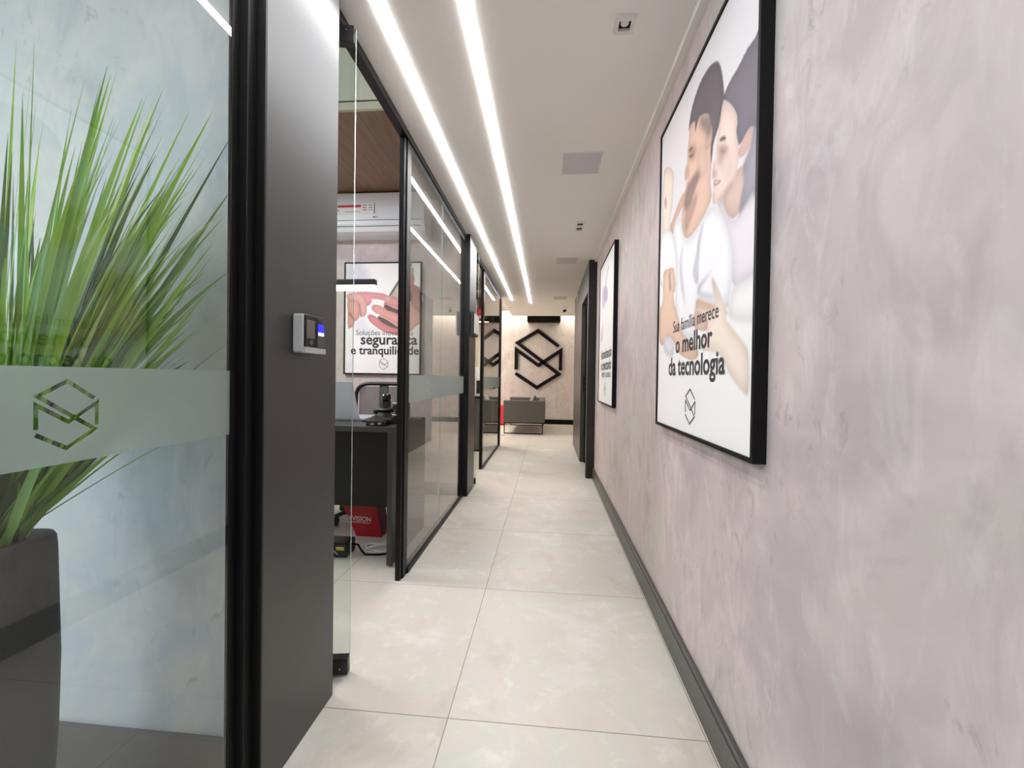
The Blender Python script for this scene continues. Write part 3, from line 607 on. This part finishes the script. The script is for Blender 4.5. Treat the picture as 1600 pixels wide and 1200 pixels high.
P2 = [["shade",[206,204,214],[[0.0324,1.0286],[0.1747,1.0207],[0.2431,0.9229],[0.2112,0.7675],[0.0352,0.7682]]],["shade2",[222,220,228],[[0.099,0.5206],[0.2136,0.5598],[0.2352,0.4299],[0.3704,0.3656],[0.1957,0.3452],[0.0932,0.4293]]],["phone",[194,183,169],[[0.5375,0.895],[0.6554,1.0033],[0.6701,0.8813],[0.6457,0.7144],[0.5932,0.676],[0.5399,0.7018],[0.4529,0.7408]]],["phoneedge",[120,112,120],[[0.4362,0.7441],[0.4529,0.7408],[0.5541,0.8949],[0.6486,1.0162],[0.6287,1.0228],[0.5375,0.9014]]],["phonedark",[84,74,80],[[0.6109,0.856],[0.6479,0.8044],[0.6591,0.7016],[0.6131,0.6759],[0.5795,0.7146]]],["rf_thumb",[186,141,130],[[0.6299,0.9265],[0.6562,0.9359],[0.6798,0.894],[0.6705,0.8428],[0.717,0.8169],[0.7374,0.7655],[0.7395,0.5987],[0.7133,0.5859],[0.6463,0.663],[0.6521,0.7273],[0.6314,0.8044]]],["palm",[212,165,152],[[0.453,0.7343],[0.5399,0.7018],[0.6463,0.663],[0.7133,0.5859],[0.7386,0.5602],[0.7375,0.4896],[0.7017,0.4574],[0.6363,0.4057],[0.53,0.4117],[0.3961,0.4564],[0.3282,0.534],[0.368,0.5728],[0.3937,0.6634]]],["f1",[215,152,152],[[0.3935,0.6763],[0.453,0.7279],[0.5466,0.6889],[0.5474,0.6245],[0.4206,0.6504],[0.3874,0.6311]]],["gap1",[110,90,92],[[0.3873,0.6375],[0.4139,0.6504],[0.4608,0.631],[0.5478,0.5923],[0.5482,0.5568],[0.4747,0.5858],[0.4211,0.602]]],["f2",[221,162,156],[[0.2699,0.6376],[0.2933,0.6538],[0.3538,0.644],[0.4212,0.5987],[0.5483,0.5536],[0.5494,0.4569],[0.4221,0.5212],[0.3413,0.5664],[0.3143,0.5728],[0.2737,0.6052]]],["gap2",[120,98,98],[[0.3249,0.5339],[0.355,0.5372],[0.4223,0.5082],[0.5029,0.4568],[0.5431,0.4279],[0.4631,0.4437],[0.369,0.4887]]],["f3",[218,143,148],[[0.2306,0.5403],[0.254,0.563],[0.308,0.5436],[0.369,0.4855],[0.4631,0.4405],[0.5499,0.4214],[0.5505,0.3731],[0.4638,0.3791],[0.3699,0.411],[0.3022,0.4561],[0.2547,0.4949]]],["lf_index",[223,152,160],[[0.1099,0.7614],[0.1909,0.7741],[0.3658,0.7605],[0.4195,0.7409],[0.4532,0.715],[0.4469,0.6827],[0.407,0.6731],[0.3766,0.6958],[0.2725,0.709],[0.2661,0.6766],[0.2227,0.6442],[0.1578,0.7157]]],["tip",[231,179,174],[[0.3797,0.7151],[0.4196,0.7344],[0.4565,0.7149],[0.4535,0.6891],[0.4136,0.6731],[0.3867,0.6893]]],["lf2",[218,169,160],[[0.0354,0.7552],[0.1505,0.7645],[0.1981,0.7351],[0.2191,0.6637],[0.22,0.5857],[0.2069,0.5533],[0.1665,0.5402],[0.1526,0.5727],[0.1449,0.6638],[0.1107,0.6963],[0.036,0.6965]]],["lf3",[209,157,148],[[0.036,0.6965],[0.1175,0.6931],[0.1503,0.6573],[0.1526,0.5727],[0.143,0.5272],[0.106,0.5011],[0.0785,0.5401],[0.0371,0.5987]]],["lf4",[217,161,152],[[0.0372,0.5889],[0.0785,0.5401],[0.1027,0.4945],[0.0862,0.4489],[0.0592,0.4357],[0.0388,0.4422]]],["crease1",[171,114,110],[[0.1462,0.6638],[0.1516,0.6638],[0.1679,0.5402],[0.1611,0.5389]]],["crease2",[171,114,110],[[0.0371,0.5935],[0.0818,0.5427],[0.106,0.5011],[0.0992,0.501],[0.0372,0.5857]]]]
P3 = [["a",[205,192,212],[[0.4966,1.1769],[0.5313,1.1613],[0.4093,1.0439],[0.5048,0.9607],[0.4949,0.9014],[0.3388,0.8806],[0.2766,0.8527],[0.1697,0.9247],[0.202,1.0651],[0.3181,1.052]]],["b",[188,170,200],[[0.3558,1.0435],[0.4846,0.9896],[0.4761,0.9174],[0.3151,0.9237],[0.2104,0.9968]]],["c",[214,204,218],[[0.1492,0.6854],[0.2241,0.7293],[0.259,0.6064],[0.1248,0.5523],[0.0946,0.6234]]]]

def lettering(parent, Op, U, V, N, d, items):
    m = MB()
    for s, u0, u1, v, bold, mi, sl, yk in items: text(m, s, Op, U, V, N, u0, u1, v, d, bold, mi, sl, yk)
    return m.build('lettering', ['ink', 'ink2'], parent)
p, Op = poster((.494, 1.897, .90), -Y3, Z3, -X3, .877, 1.300, .033, P1, 'large framed family poster reading o melhor da tecnologia, nearest on the plaster wall')
lettering(p, Op, -Y3, Z3, -X3, .0012, [('Sua família merece', .2228, .6544, .388, .003, 0, 0, 1.15), ('o melhor', .258, .612, .306, .022, 0, 0, 1.0), ('da tecnologia', .1727, .7049, .2205, .022, 0, 0, 1.0)])
logo('emblem', .131, Op + -Y3 * .431 + Z3 * .1075, -Y3, Z3, -X3, .0012, 'ink', p, None, 21)
p, Op = poster((.494, 4.012, .880), -Y3, Z3, -X3, .862, 1.285, .033, P3, 'framed poster with a lilac figure reading e conectando, beside the dark door')
lettering(p, Op, -Y3, Z3, -X3, .0012, [('Aproximando', .1532, .7706, .403, .022, 0, 0, 1.1), ('e conectando', .1471, .7588, .303, .022, 0, 0, 1.1), ('negócios e pessoas', .2066, .7359, .236, .0, 1, 0, 1.3)])
logo('emblem', .128, Op + -Y3 * .435 + Z3 * .135, -Y3, Z3, -X3, .0012, 'ink', p, None, 19)
p, Op = poster((-1.921, 3.668, 1.112), X3, Z3, -Y3, .745, 1.052, .030, P2, 'framed poster of hands holding a phone on the office rear wall')
lettering(p, Op, X3, Z3, -Y3, .0012, [('Soluções inovadoras', .118, .668, .369, .003, 1, 0, 1.05), ('segurança', .165, .712, .283, .024, 0, 0, 1.0), ('e tranquilidade', .069, .728, .190, .024, 0, 0, 1.0)])
logo('emblem', .113, Op + X3 * .391 + Z3 * .099, X3, Z3, -Y3, .0012, 'ink', p, None, 19)

# black emblem on the end wall
m = MB()
for pgn in emblem(1.452, 1.125, 28): m.prism(pgn, (-.222, 9.73, 1.546), X3, Z3, -Y3, 0, .035)
for x, z in ((-.222, 2.20), (-.222, .90), (-.76, 1.5), (.30, 1.5)): m.cyl((x, 9.73, z), (x, 9.743, z), .008)
tag(m.build('wall_emblem', 'gap'), 'large black hexagon emblem of S and M strokes on the end wall', 'emblem')
o = thing('air_curtain', (-.10, 9.6, 2.424), 'long black box mounted high on the end wall above the emblem', 'air curtain')
B(-.49, .283, 9.45, 9.743, 2.424, 2.64, 0, .01).build('housing', 'gap', o)
B(-.44, .233, 9.50, 9.60, 2.420, 2.4245).build('outlet_slot', 'gap', o)
tag(B(-3.2, 1.4, 9.50, 9.56, 2.743, 2.756).build('cove_lamp', 'trimw'), 'slim lamp rail under the hall ceiling washing the end wall', 'light')

# ================================================================== FINGERPRINT READER, WALL BOX
o = thing('fingerprint_reader', (-.72, 1.1375, 1.163), 'silver fingerprint access reader with a blue glowing sensor on the black pier', 'reader')
B(-.72, -.686, 1.085, 1.190, 1.163, 1.273, 0, .006, seg=3).build('housing', 'silver', o)
FO = Vector((-.686, 1.085, 1.163)); fw, fh = .105, .110
def fp(mb, u0, u1, v0, v1, d0, d1): return mb.prism([(u0 * fw, v0 * fh), (u1 * fw, v0 * fh), (u1 * fw, v1 * fh), (u0 * fw, v1 * fh)], FO, Y3, Z3, X3, d0, d1)
fp(MB(), .03, .97, .15, .975, -.002, .0035).build('face_plate', 'gloss', o)
fp(MB(), .0, 1, .0, .145, -.004, .006).build('lower_lip', 'silver', o)
fp(MB(), .09, .47, .38, .86, .003, .0042).build('screen', 'screen', o)
fp(MB(), .60, .94, .18, .46, .003, .0045).build('finger_rest', 'cab', o)
MB().cyl(FO + Y3 * .032 + Z3 * .030 + X3 * .003, FO + Y3 * .032 + Z3 * .030 + X3 * .0048, .0075).build('button', 'cab', o)
sb = fp(MB(), .62, .92, .49, .80, .003, .0046).build('sensor', 'blue', o)
fp(MB(), .62, .92, .49, .58, .0046, .0049).build('sensor_glow', 'bluew', sb)
fp(MB(), .66, .88, .468, .483, .003, .0046).build('sensor_light', 'silver', o)
o = thing('wall_reader', (-.72, 3.83, 1.49), 'black wall box with a white front on the far black pier', 'reader')
B(-.72, -.685, 3.70, 3.93, 1.49, 1.705, 0, .004).build('housing', 'dark', o)
B(-.685, -.674, 3.71, 3.92, 1.51, 1.69, 0, .003).build('front_cover', 'white', o)

# ================================================================== GRASS PLANT IN VASE
vx, vy, VT = -1.152, .752, .740
o = thing('potted_plant', (vx, vy, 0), 'tall green ornamental grass in a grey stoneware vase behind the near glass', 'plant')
def ring(r, z, k=34, ex=3.2):
    q = []
    for i in range(k):
        a = 2 * math.pi * i / k; ca, sa = math.cos(a), math.sin(a)
        s_ = (abs(ca) ** ex + abs(sa) ** ex) ** (-1 / ex) * r * .92
        b = a + R(-33 - 45)
        q.append(Vector((vx + s_ * math.cos(b), vy + s_ * math.sin(b), z)))
    return q
prof = [(.066, 0), (.071, .006), (.078, .12), (.086, .30), (.089, .46), (.086, .60), (.084, .70), (.082, .730), (.077, VT), (.036, VT - .003), (.032, VT - .02), (.030, VT - .12)]
vs, fs = [], []
for r_, z_ in prof: vs += ring(r_, z_, ex=(3.2 if r_ > .05 else 2))
k = 34
for i in range(len(prof) - 1):
    for j in range(k): fs.append([i * k + j, i * k + (j + 1) % k, (i + 1) * k + (j + 1) % k, (i + 1) * k + j])
fs.append(list(range(k))[::-1]); fs.append([(len(prof) - 1) * k + j for j in range(k)])
MB().raw(vs, fs, 0, True).build('vase', 'vase', o)
lf = MB(); stm = MB(); rnd = random.Random(11)
def blade(b0, az, reach, hgt, wd, droop, mi, tw, pw=1.4):
    n = 12; ctr = []
    for i in range(n + 1):
        t = i / n
        hr = reach * (t ** pw); z = b0.z + hgt * (t - droop * t ** 3)
        ctr.append(Vector((b0.x + math.cos(az) * hr + .085 * t, b0.y + math.sin(az) * hr + .055 * t, z)))
    for q in ctr:
        if q.x > -.785 or q.y > .985: return None
    vs = []; sd0 = Vector((math.cos(tw), math.sin(tw), 0))
    for i, q in enumerate(ctr):
        t = i / n; tg = (ctr[min(i + 1, n)] - ctr[max(i - 1, 0)]).normalized()
        sd = (sd0 - tg * sd0.dot(tg)).normalized(); nr = tg.cross(sd)
        ww = wd * min(1, .45 + 2.2 * t) * max(.02, (1 - t ** 2.4)) / 2
        vs += [q - sd * ww, q + nr * ww * .35, q + sd * ww]
    fs = [f for i in range(n) for f in ([i * 3, i * 3 + 1, i * 3 + 4, i * 3 + 3], [i * 3 + 1, i * 3 + 2, i * 3 + 5, i * 3 + 4])]
    lf.raw(vs, fs, mi, True); return True
cnt = 0
while cnt < 360:
    az = rnd.choice([rnd.gauss(.55, .40), rnd.gauss(.5, .6), rnd.uniform(-math.pi, math.pi)])
    reach = .02 + .40 * rnd.random() ** .75
    hgt = (1.20 - .50 * reach) * rnd.uniform(.62, 1.0)
    if rnd.random() < .42: hgt *= rnd.uniform(.45, .8)
    b0 = Vector((vx + rnd.uniform(-.026, .026), vy + rnd.uniform(-.026, .026), VT - .03))
    mi = rnd.choices([0, 1, 2, 3], [7, 5, 1.2, 1.2])[0]
    if blade(b0, az, reach, hgt, rnd.uniform(.007, .024), rnd.uniform(.0, .20), mi, rnd.uniform(0, math.pi), rnd.uniform(.95, 1.35)): cnt += 1
tag(lf.build('foliage', ['leaf1', 'leaf2', 'leaf3', 'leaf4'], o), 'arching bright green grass blades')
for i in range(26):
    a = rnd.uniform(-.5, 1.6); rr = rnd.uniform(.004, .028)
    p0 = Vector((vx + rr * math.cos(a * 4), vy + rr * math.sin(a * 4), VT - .10)); d = rnd.uniform(.03, .10)
    stm.tube([p0, p0 + Vector((math.cos(a) * d * .3, math.sin(a) * d * .3, .18)), p0 + Vector((math.cos(a) * d, math.sin(a) * d, .36))], [.0045, .004, .0025], 0, 6)
stm.build('stems', 'leaf3', o)

# ================================================================== OFFICE ONE
o = thing('office_desk', (-1.6, 2.55, 0), 'charcoal office desk with black front board behind the glass', 'desk')
B(-2.35, -.875, 2.24, 2.86, .777, .807, 0, .0015).build('desktop', 'desk', o)
for x0 in (-.905, -2.35): B(x0, x0 + .030, 2.24, 2.86, .012, .7765, 0, .0015).build('side_panel', 'desk', o)
B(-2.319, -.9055, 2.56, 2.58, .24, .7765).build('front_board', 'modesty', o)
for x in (-.89, -2.335):
    for y in (2.27, 2.83): MB().cyl((x, y, 0), (x, y, .012), .012).build('foot', 'dark', o)

o = thing('laptop', (-1.42, 2.50, .807), 'open silver laptop with its back to the glass on the desk', 'laptop')
B(-1.60, -1.165, 2.50, 2.76, .8075, .825, 0, .004).build('laptop_base', 'laptop', o)
lid = MB(); q = Matrix.Rotation(R(12), 3, 'X')
lid.box(-1.61, -1.175, 2.458, 2.466, .822, 1.062, 0, .003)
for v in lid.v:
    zz = v.z - .815; v.y += -zz * .06
    v.x += (-.045 * zz / .24) * (1 if v.x > -1.4 else 0)
lid.build('lid', 'laptop', o)

o = thing('desk_phone', (-1.02, 2.43, .807), 'black desk phone with its handset lying on top, beside the laptop', 'phone')
bs = MB().prism([(2.36, .808), (2.50, .808), (2.50, .862), (2.40, .846), (2.36, .825)], (-1.075, 0, 0), Y3, Z3, X3, 0, .135)
bs.build('phone_base', 'dark', o)
MB().tube([(-1.075, 2.455, .872), (-1.05, 2.45, .884), (-1.00, 2.45, .884), (-.955, 2.455, .890)], [.016, .014, .013, .018], 0, 12).build('handset', 'dark', o)
MB().tube([(-1.07, 2.48, .835), (-1.10, 2.49, .818), (-1.14, 2.48, .812), (-1.16, 2.46, .811)], .004).build('phone_cord', 'gap', o)
o = thing('barcode_scanner', (-1.045, 2.56, .807), 'black handheld scanner standing upright behind the desk phone', 'scanner')
MB().tube([(-1.045, 2.56, .8075), (-1.045, 2.56, .815)], .035, 0, 20, False).build('stand', 'dark', o)
MB().box(-1.070, -1.020, 2.54, 2.585, .815, .945, 0, .012, seg=3).build('handle', 'dark', o)
tag(MB().box(-1.068, -1.018, 2.525, 2.59, .935, .985, 0, .018, seg=4).build('scanner_head', 'gloss', o), 'glossy scanner head')
o = thing('clamp_stand', (-.915, 2.40, .807), 'small black stand with a metal clamp at the desk edge by the mullion', 'stand')
MB().cyl((-.912, 2.40, .8075), (-.912, 2.40, .82), .022).cyl((-.912, 2.40, .82), (-.912, 2.40, .90), .012).build('post', 'dark', o)
MB().box(-.935, -.89, 2.385, 2.415, .90, .925, 0, .004).build('clamp', 'dark', o)
MB().cyl((-.94, 2.395, .932), (-.895, 2.395, .932), .006).build('metal_rod', 'steel', o)
MB().cyl((-.935, 2.382, .862), (-.90, 2.382, .862), .005).build('metal_rod', 'steel', o)
o = thing('adapter_box', (-1.0, 2.33, .807), 'flat black connector box at the front desk edge under the phone', 'adapter')
B(-1.05, -.935, 2.27, 2.35, .8075, .838, 0, .004).build('case', 'gloss', o)
B(-1.02, -1.0, 2.267, 2.271, .815, .824).build('connector', 'steel', o)
B(-.975, -.955, 2.267, 2.271, .818, .828).build('connector', 'steel', o)
o = thing('desk_screen', (-.92, 2.62, .807), 'narrow dark screen standing at the desk end behind the mullion', 'screen')
B(-.992, -.908, 2.60, 2.625, .84, 1.10, 0, .004).build('display', 'desk', o)
MB().box(-.965, -.935, 2.625, 2.645, .815, .90).box(-.985, -.915, 2.59, 2.70, .8075, .815).build('monitor_stand', 'dark', o)
tag(MB().tube([(-.882, 2.70, .811), (-.884, 2.62, .8105), (-.880, 2.54, .8105), (-.886, 2.46, .8105), (-.90, 2.40, .8105)], .003).build('desk_cable', 'gap'), 'thin black cable lying on the desk end', 'cable')

# office chair
o = thing('office_chair', (-1.36, 3.22, 0), 'black mesh-back office chair behind the desk', 'chair')
cx, cy = -1.37, 3.26
pts = []
for i in range(33):
    a = 2 * math.pi * i / 32; e = .38
    sx = math.copysign(abs(math.cos(a)) ** e, math.cos(a)); sz = math.copysign(abs(math.sin(a)) ** e, math.sin(a))
    pts.append((cx + .225 * sx, cy + .03 * (1 - sx * sx), .80 + .235 * sz))
MB().tube(pts, .016, 0, 10).build('back_frame', 'dark', o)
MB().box(cx - .205, cx + .205, cy + .018, cy + .026, .60, 1.01).build('back_mesh', 'mesh', o)
MB().box(cx - .038, cx + .038, cy + .027, cy + .06, .45, 1.03, 0, .01).build('back_spine', 'dark', o)
MB().box(cx - .24, cx + .24, cy - .46, cy + .01, .44, .51, 0, .025, seg=3).build('seat', 'sofa', o)
MB().cyl((cx, cy - .2, .09), (cx, cy - .2, .44), .025).build('gas_post', 'dark', o)
for i in range(5):
    a = i * 2 * math.pi / 5 + .3; e = Vector((cx + .28 * math.cos(a), cy - .2 + .28 * math.sin(a), .065))
    lg = MB().tube([(cx, cy - .2, .10), e], [.022, .014]).build('base_leg', 'dark', o)
    MB().cyl(e + Vector((-.02, 0, -.035)), e + Vector((.02, 0, -.035)), .03).build('caster', 'dark', lg)
for s_ in (-1, 1):
    MB().tube([(cx + s_ * .25, cy - .1, .47), (cx + s_ * .28, cy - .1, .50), (cx + s_ * .28, cy - .12, .68)], .014).box(cx + s_ * .28 - .035, cx + s_ * .28 + .035, cy - .28, cy, .68, .705, 0, .008).build('armrest', 'dark', o)

# air conditioner
o = thing('air_conditioner', (-1.6, 3.59, 2.375), 'white split air conditioner below the wood ceiling', 'air conditioner')
prf = [(3.70, 2.375), (3.70, 2.74), (3.52, 2.74), (3.485, 2.72), (3.475, 2.60), (3.48, 2.45), (3.51, 2.39), (3.56, 2.375)]
MB().prism(prf, (0, 0, 0), Y3, Z3, X3, -2.05, -1.10).build('body', 'acw', o)
MB().box(-1.10, -1.093, 3.50, 3.69, 2.395, 2.73, 0, .002).build('end_cap', 'acw', o)
MB().box(-2.04, -1.11, 3.474, 3.482, 2.478, 2.482).box(-2.0, -1.13, 3.483, 3.50, 2.428, 2.432).build('panel_seam', 'acg', o)
st = MB().box(-1.90, -1.545, 3.4725, 3.480, 2.535, 2.625, 1).box(-1.885, -1.67, 3.4718, 3.4725, 2.592, 2.614, 0).box(-1.90, -1.894, 3.4718, 3.4725, 2.535, 2.625, 2).box(-1.551, -1.545, 3.4718, 3.4725, 2.535, 2.625, 2)
for x in (-1.655, -1.60):
    for z in (2.605, 2.585, 2.565): st.box(x, x + .035, 3.4718, 3.4725, z, z + .006, 3)
st.box(-1.885, -1.875, 3.4718, 3.4725, 2.562, 2.574, 2).box(-1.82, -1.68, 3.4718, 3.4725, 2.552, 2.556, 3)
tag(st.build('energy_label', ['pink', 'paper', 'ink', 'acg'], o), 'white label with a crimson bar')
lg = MB(); lg.cyl((-1.553, 3.4735, 2.506), (-1.553, 3.477, 2.506), .007)
text(lg, 'LG', (0, 3.4735, 0), X3, Z3, -Y3, -1.540, -1.517, 2.499, 0, .01)
lg.build('maker_mark', 'ink2', o)

# pendant
o = thing('pendant_light', (-1.66, 2.55, 1.655), 'black linear pendant with a glowing underside above the desk', 'light')
B(-2.20, -1.118, 2.53, 2.57, 1.688, 1.727, 0, .008).build('lamp_body', 'dark', o)
B(-2.20, -1.118, 2.532, 2.568, 1.655, 1.688, 0, .006).build('diffuser', 'pend', o)
for x in (-1.62, -2.05): MB().cyl((x, 2.55, 1.727), (x, 2.55, 2.748), .002, 0, 6).build('suspension_cable', 'gap', o)

# things under the desk
o = thing('red_carton', (-1.28, 2.70, 0), 'slanted red branded carton on the floor under the desk', 'box')
cp = [(-1.45, .33), (-1.163, .33), (-1.11, 0), (-1.286, 0)]
MB().prism(cp, (0, 2.66, 0), X3, Z3, -Y3, -.13, 0).build('carton', 'red', o)
lt = MB(); text(lt, 'HIKVISION', (0, 2.66, 0), X3, Z3, -Y3, -1.385, -1.185, .108, .001, .012, 0, -.04, 1.15)
lt.prism([(-1.38, .098), (-1.19, .090), (-1.19, .093), (-1.38, .101)], (0, 2.66, 0), X3, Z3, -Y3, 0, .001)
lt.build('lettering', 'inkw', o)
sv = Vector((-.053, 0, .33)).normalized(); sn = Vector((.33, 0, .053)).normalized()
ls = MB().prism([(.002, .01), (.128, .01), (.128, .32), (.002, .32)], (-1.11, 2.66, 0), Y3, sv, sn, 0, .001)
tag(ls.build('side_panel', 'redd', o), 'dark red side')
o = thing('power_supply', (-1.30, 2.37, 0), 'black power supply with a yellow sticker on the floor under the desk', 'power supply')
B(-1.36, -1.19, 2.33, 2.45, 0, .085, 0, .006).build('case', 'dark', o)
B(-1.255, -1.205, 2.328, 2.331, .045, .065).build('sticker', 'yellow', o)
MB().tube([(-1.30, 2.325, .02), (-1.27, 2.32, .05), (-1.24, 2.325, .02)], .005).build('socket_lead', 'silver', o)
tag(MB().tube([(-1.292, 2.30, 0.006), (-1.315, 2.31, .45), (-1.34, 2.32, .776)], [.014, .012, .012], 0, 8).build('pole', 'gap'), 'slim black pole leaning under the desk front edge', 'pole')
cp = []
for i in range(60):
    a = i / 59 * 2 * math.pi * 2.6; r_ = .075 + .02 * math.sin(a * 1.7)
    cp.append((-1.05 + r_ * 1.15 * math.cos(a), 2.47 + r_ * .75 * math.sin(a), .006 + .010 * (i / 59) + .003 * math.sin(3 * a)))
cp += [(-1.02, 2.50, .03), (-.99, 2.56, .09), (-.97, 2.60, .14), (-.955, 2.62, .20)]
tag(MB().tube(cp, .005).build('cable_coil', 'cablew'), 'loosely coiled white cable on the floor under the desk', 'cable')
tag(MB().tube([(-1.19, 2.40, .06), (-1.15, 2.40, .055), (-1.12, 2.39, .02), (-1.09, 2.375, .007), (-1.0, 2.385, .007), (-.94, 2.42, .007)], .006).build('power_cable', 'gap'), 'black power cable crossing the white coil on the floor', 'cable')

# ================================================================== OFFICE TWO
o = thing('storage_cabinet', (-1.9, 6.11, 0), 'grey built-in cabinet with shelves and a lit niche in the second office', 'cabinet')
B(-3.0, -.86, 5.90, 6.33, .03, .79).build('lower_cabinet', 'cab', o)
B(-3.0, -.86, 5.93, 6.33, 0, .03).build('plinth', 'gap', o)
B(-3.0, -.86, 5.87, 6.33, .79, .815).build('counter', 'gap', o)
B(-3.0, -.86, 6.31, 6.33, .815, 1.93).build('niche_back', 'cream', o)
B(-3.0, -.86, 5.92, 6.33, 1.93, 1.965).build('shelf_board', 'shelfred', o)
B(-3.0, -.86, 5.92, 6.33, 2.355, 2.385).build('shelf_board', 'cream', o)
B(-3.0, -.86, 6.31, 6.33, 1.965, 2.355).build('shelf_back', 'wood', o)
B(-3.0, -.86, 6.28, 6.33, 2.385, 2.60).build('upper_panel', 'woodp', o)
for x in (-3.0, -.88): B(x, x + .02, 5.92, 6.31, 1.965, 2.355).build('side_board', 'cab', o)
B(-2.98, -.88, 5.96, 5.99, 1.920, 1.9299).build('light_strip', 'led_warm', o)
bx = [(-1.18, -1.115, 6.0, 6.2, .20, 'redb', 'bright red carton on the lit shelf'), (-1.10, -1.065, 5.97, 6.2, .30, 'inkw', 'white carton on the shelf beside the mullion'), (-1.055, -1.0, 6.0, 6.2, .16, 'redb', 'short red carton on the shelf beside the white carton'),
      (-.99, -.91, 5.98, 6.2, .27, 'gold', 'golden carton at the right shelf end')]
for x0, x1, y0, y1, hh, mm, lb in bx:
    t = thing('carton', ((x0 + x1) / 2, (y0 + y1) / 2, 1.965), lb, 'box', 'cartons on the upper shelf')
    B(x0, x1, y0, y1, 1.9655, 1.9655 + hh, 0, .003).build('box', mm, t); B(x0 + .005, x1 - .005, y0 - .001, y0 + .001, 1.975, 1.975 + hh * .3).build('label_patch', 'cream', t)
tag(B(-1.10, -1.02, 5.95, 5.98, 1.9655, 2.0, 0, .004).build('router', 'dark'), 'small black device at the front of the upper shelf', 'router')
o = thing('printer', (-1.06, 6.08, .815), 'white printer on the dark counter of the second office', 'printer')
B(-1.20, -.995, 5.95, 6.2, .8155, 1.10, 0, .01).build('printer_body', 'white', o)
B(-1.19, -1.005, 5.97, 6.18, 1.10, 1.25, 0, .008).build('paper_feeder', 'paper', o)
tag(B(-1.05, -1.0, 5.945, 5.951, .86, 1.05).build('control_panel', 'gloss', o), 'dark front panel')

# ================================================================== SOFA AND HALL THINGS
o = thing('sofa', (-.45, 8.63, 0), 'grey box sofa on thin black sled legs before the end wall', 'sofa')
sx0, sx1, sy0, sy1 = -.852, -.040, 7.87, 9.40
B(sx0, sx1, sy0, sy0 + .12, .225, .655, 0, .014, seg=3).build('armrest', 'sofa', o)
B(sx0, sx1, sy1 - .12, sy1, .225, .655, 0, .014, seg=3).build('armrest', 'sofa', o)
B(sx1 - .13, sx1, sy0 + .12, sy1 - .12, .225, .655, 0, .014, seg=3).build('backrest', 'sofa', o)
B(sx0, sx1 - .13, sy0 + .12, sy1 - .12, .225, .33, 0, .008).build('seat_base', 'sofa', o)
for y0, y1 in ((sy0 + .122, 8.633), (8.637, sy1 - .122)): B(sx0 + .01, sx1 - .132, y0, y1, .33, .45, 0, .025, seg=3).build('seat_cushion', 'sofa', o)
for y in (sy0 + .04, sy1 - .06):
    t = .009; a, b = sx0 + .012, sx1 - .035
    MB().box(a, a + 2 * t, y, y + 2 * t, 0, .225).box(b - 2 * t, b, y, y + 2 * t, 0, .225).box(a + 2 * t, b - 2 * t, y, y + 2 * t, 0, 2 * t).box(a + 2 * t, b - 2 * t, y, y + 2 * t, .225 - 2 * t, .225).build('sled_leg', 'gap', o)
cu = MB(); bm = bmesh.new(); bmesh.ops.create_cube(bm, size=1); bmesh.ops.subdivide_edges(bm, edges=list(bm.edges), cuts=5, use_grid_fill=True)
for v in bm.verts:
    x, y, z = v.co; k = (1 - (2 * x) ** 4 * .0) ; e = max(abs(2 * y), abs(2 * z)); th = .13 * (1 - .75 * e ** 3)
    v.co = Vector((x * th, y * .40 * (1 - .06 * abs(2 * z) ** 2 + .05 * abs(2 * y * 2 * z)), z * .28))
q = Matrix.Rotation(R(20), 3, 'Y')
for v in bm.verts: v.co = q @ v.co + Vector((-.292, 8.22, .617))
cu.add(bm, 0, True)
tag(cu.build('throw_pillow', 'pillow'), 'light grey pillow leaning on the sofa backrest', 'pillow')
o = thing('red_case', (-1.15, 9.45, 0), 'bright red case standing on the floor left of the sofa', 'case')
B(-1.45, -.985, 9.30, 9.60, .02, .45, 0, .01).build('case_body', 'redb', o)
B(-1.44, -.995, 9.31, 9.59, 0, .02).build('case_foot', 'gap', o)
tag(MB().box(-.87, -.80, 7.62, 7.66, 0, .03, 0, .004).build('cable_plug', 'white'), 'small white plug lying on the floor before the sofa', 'plug')
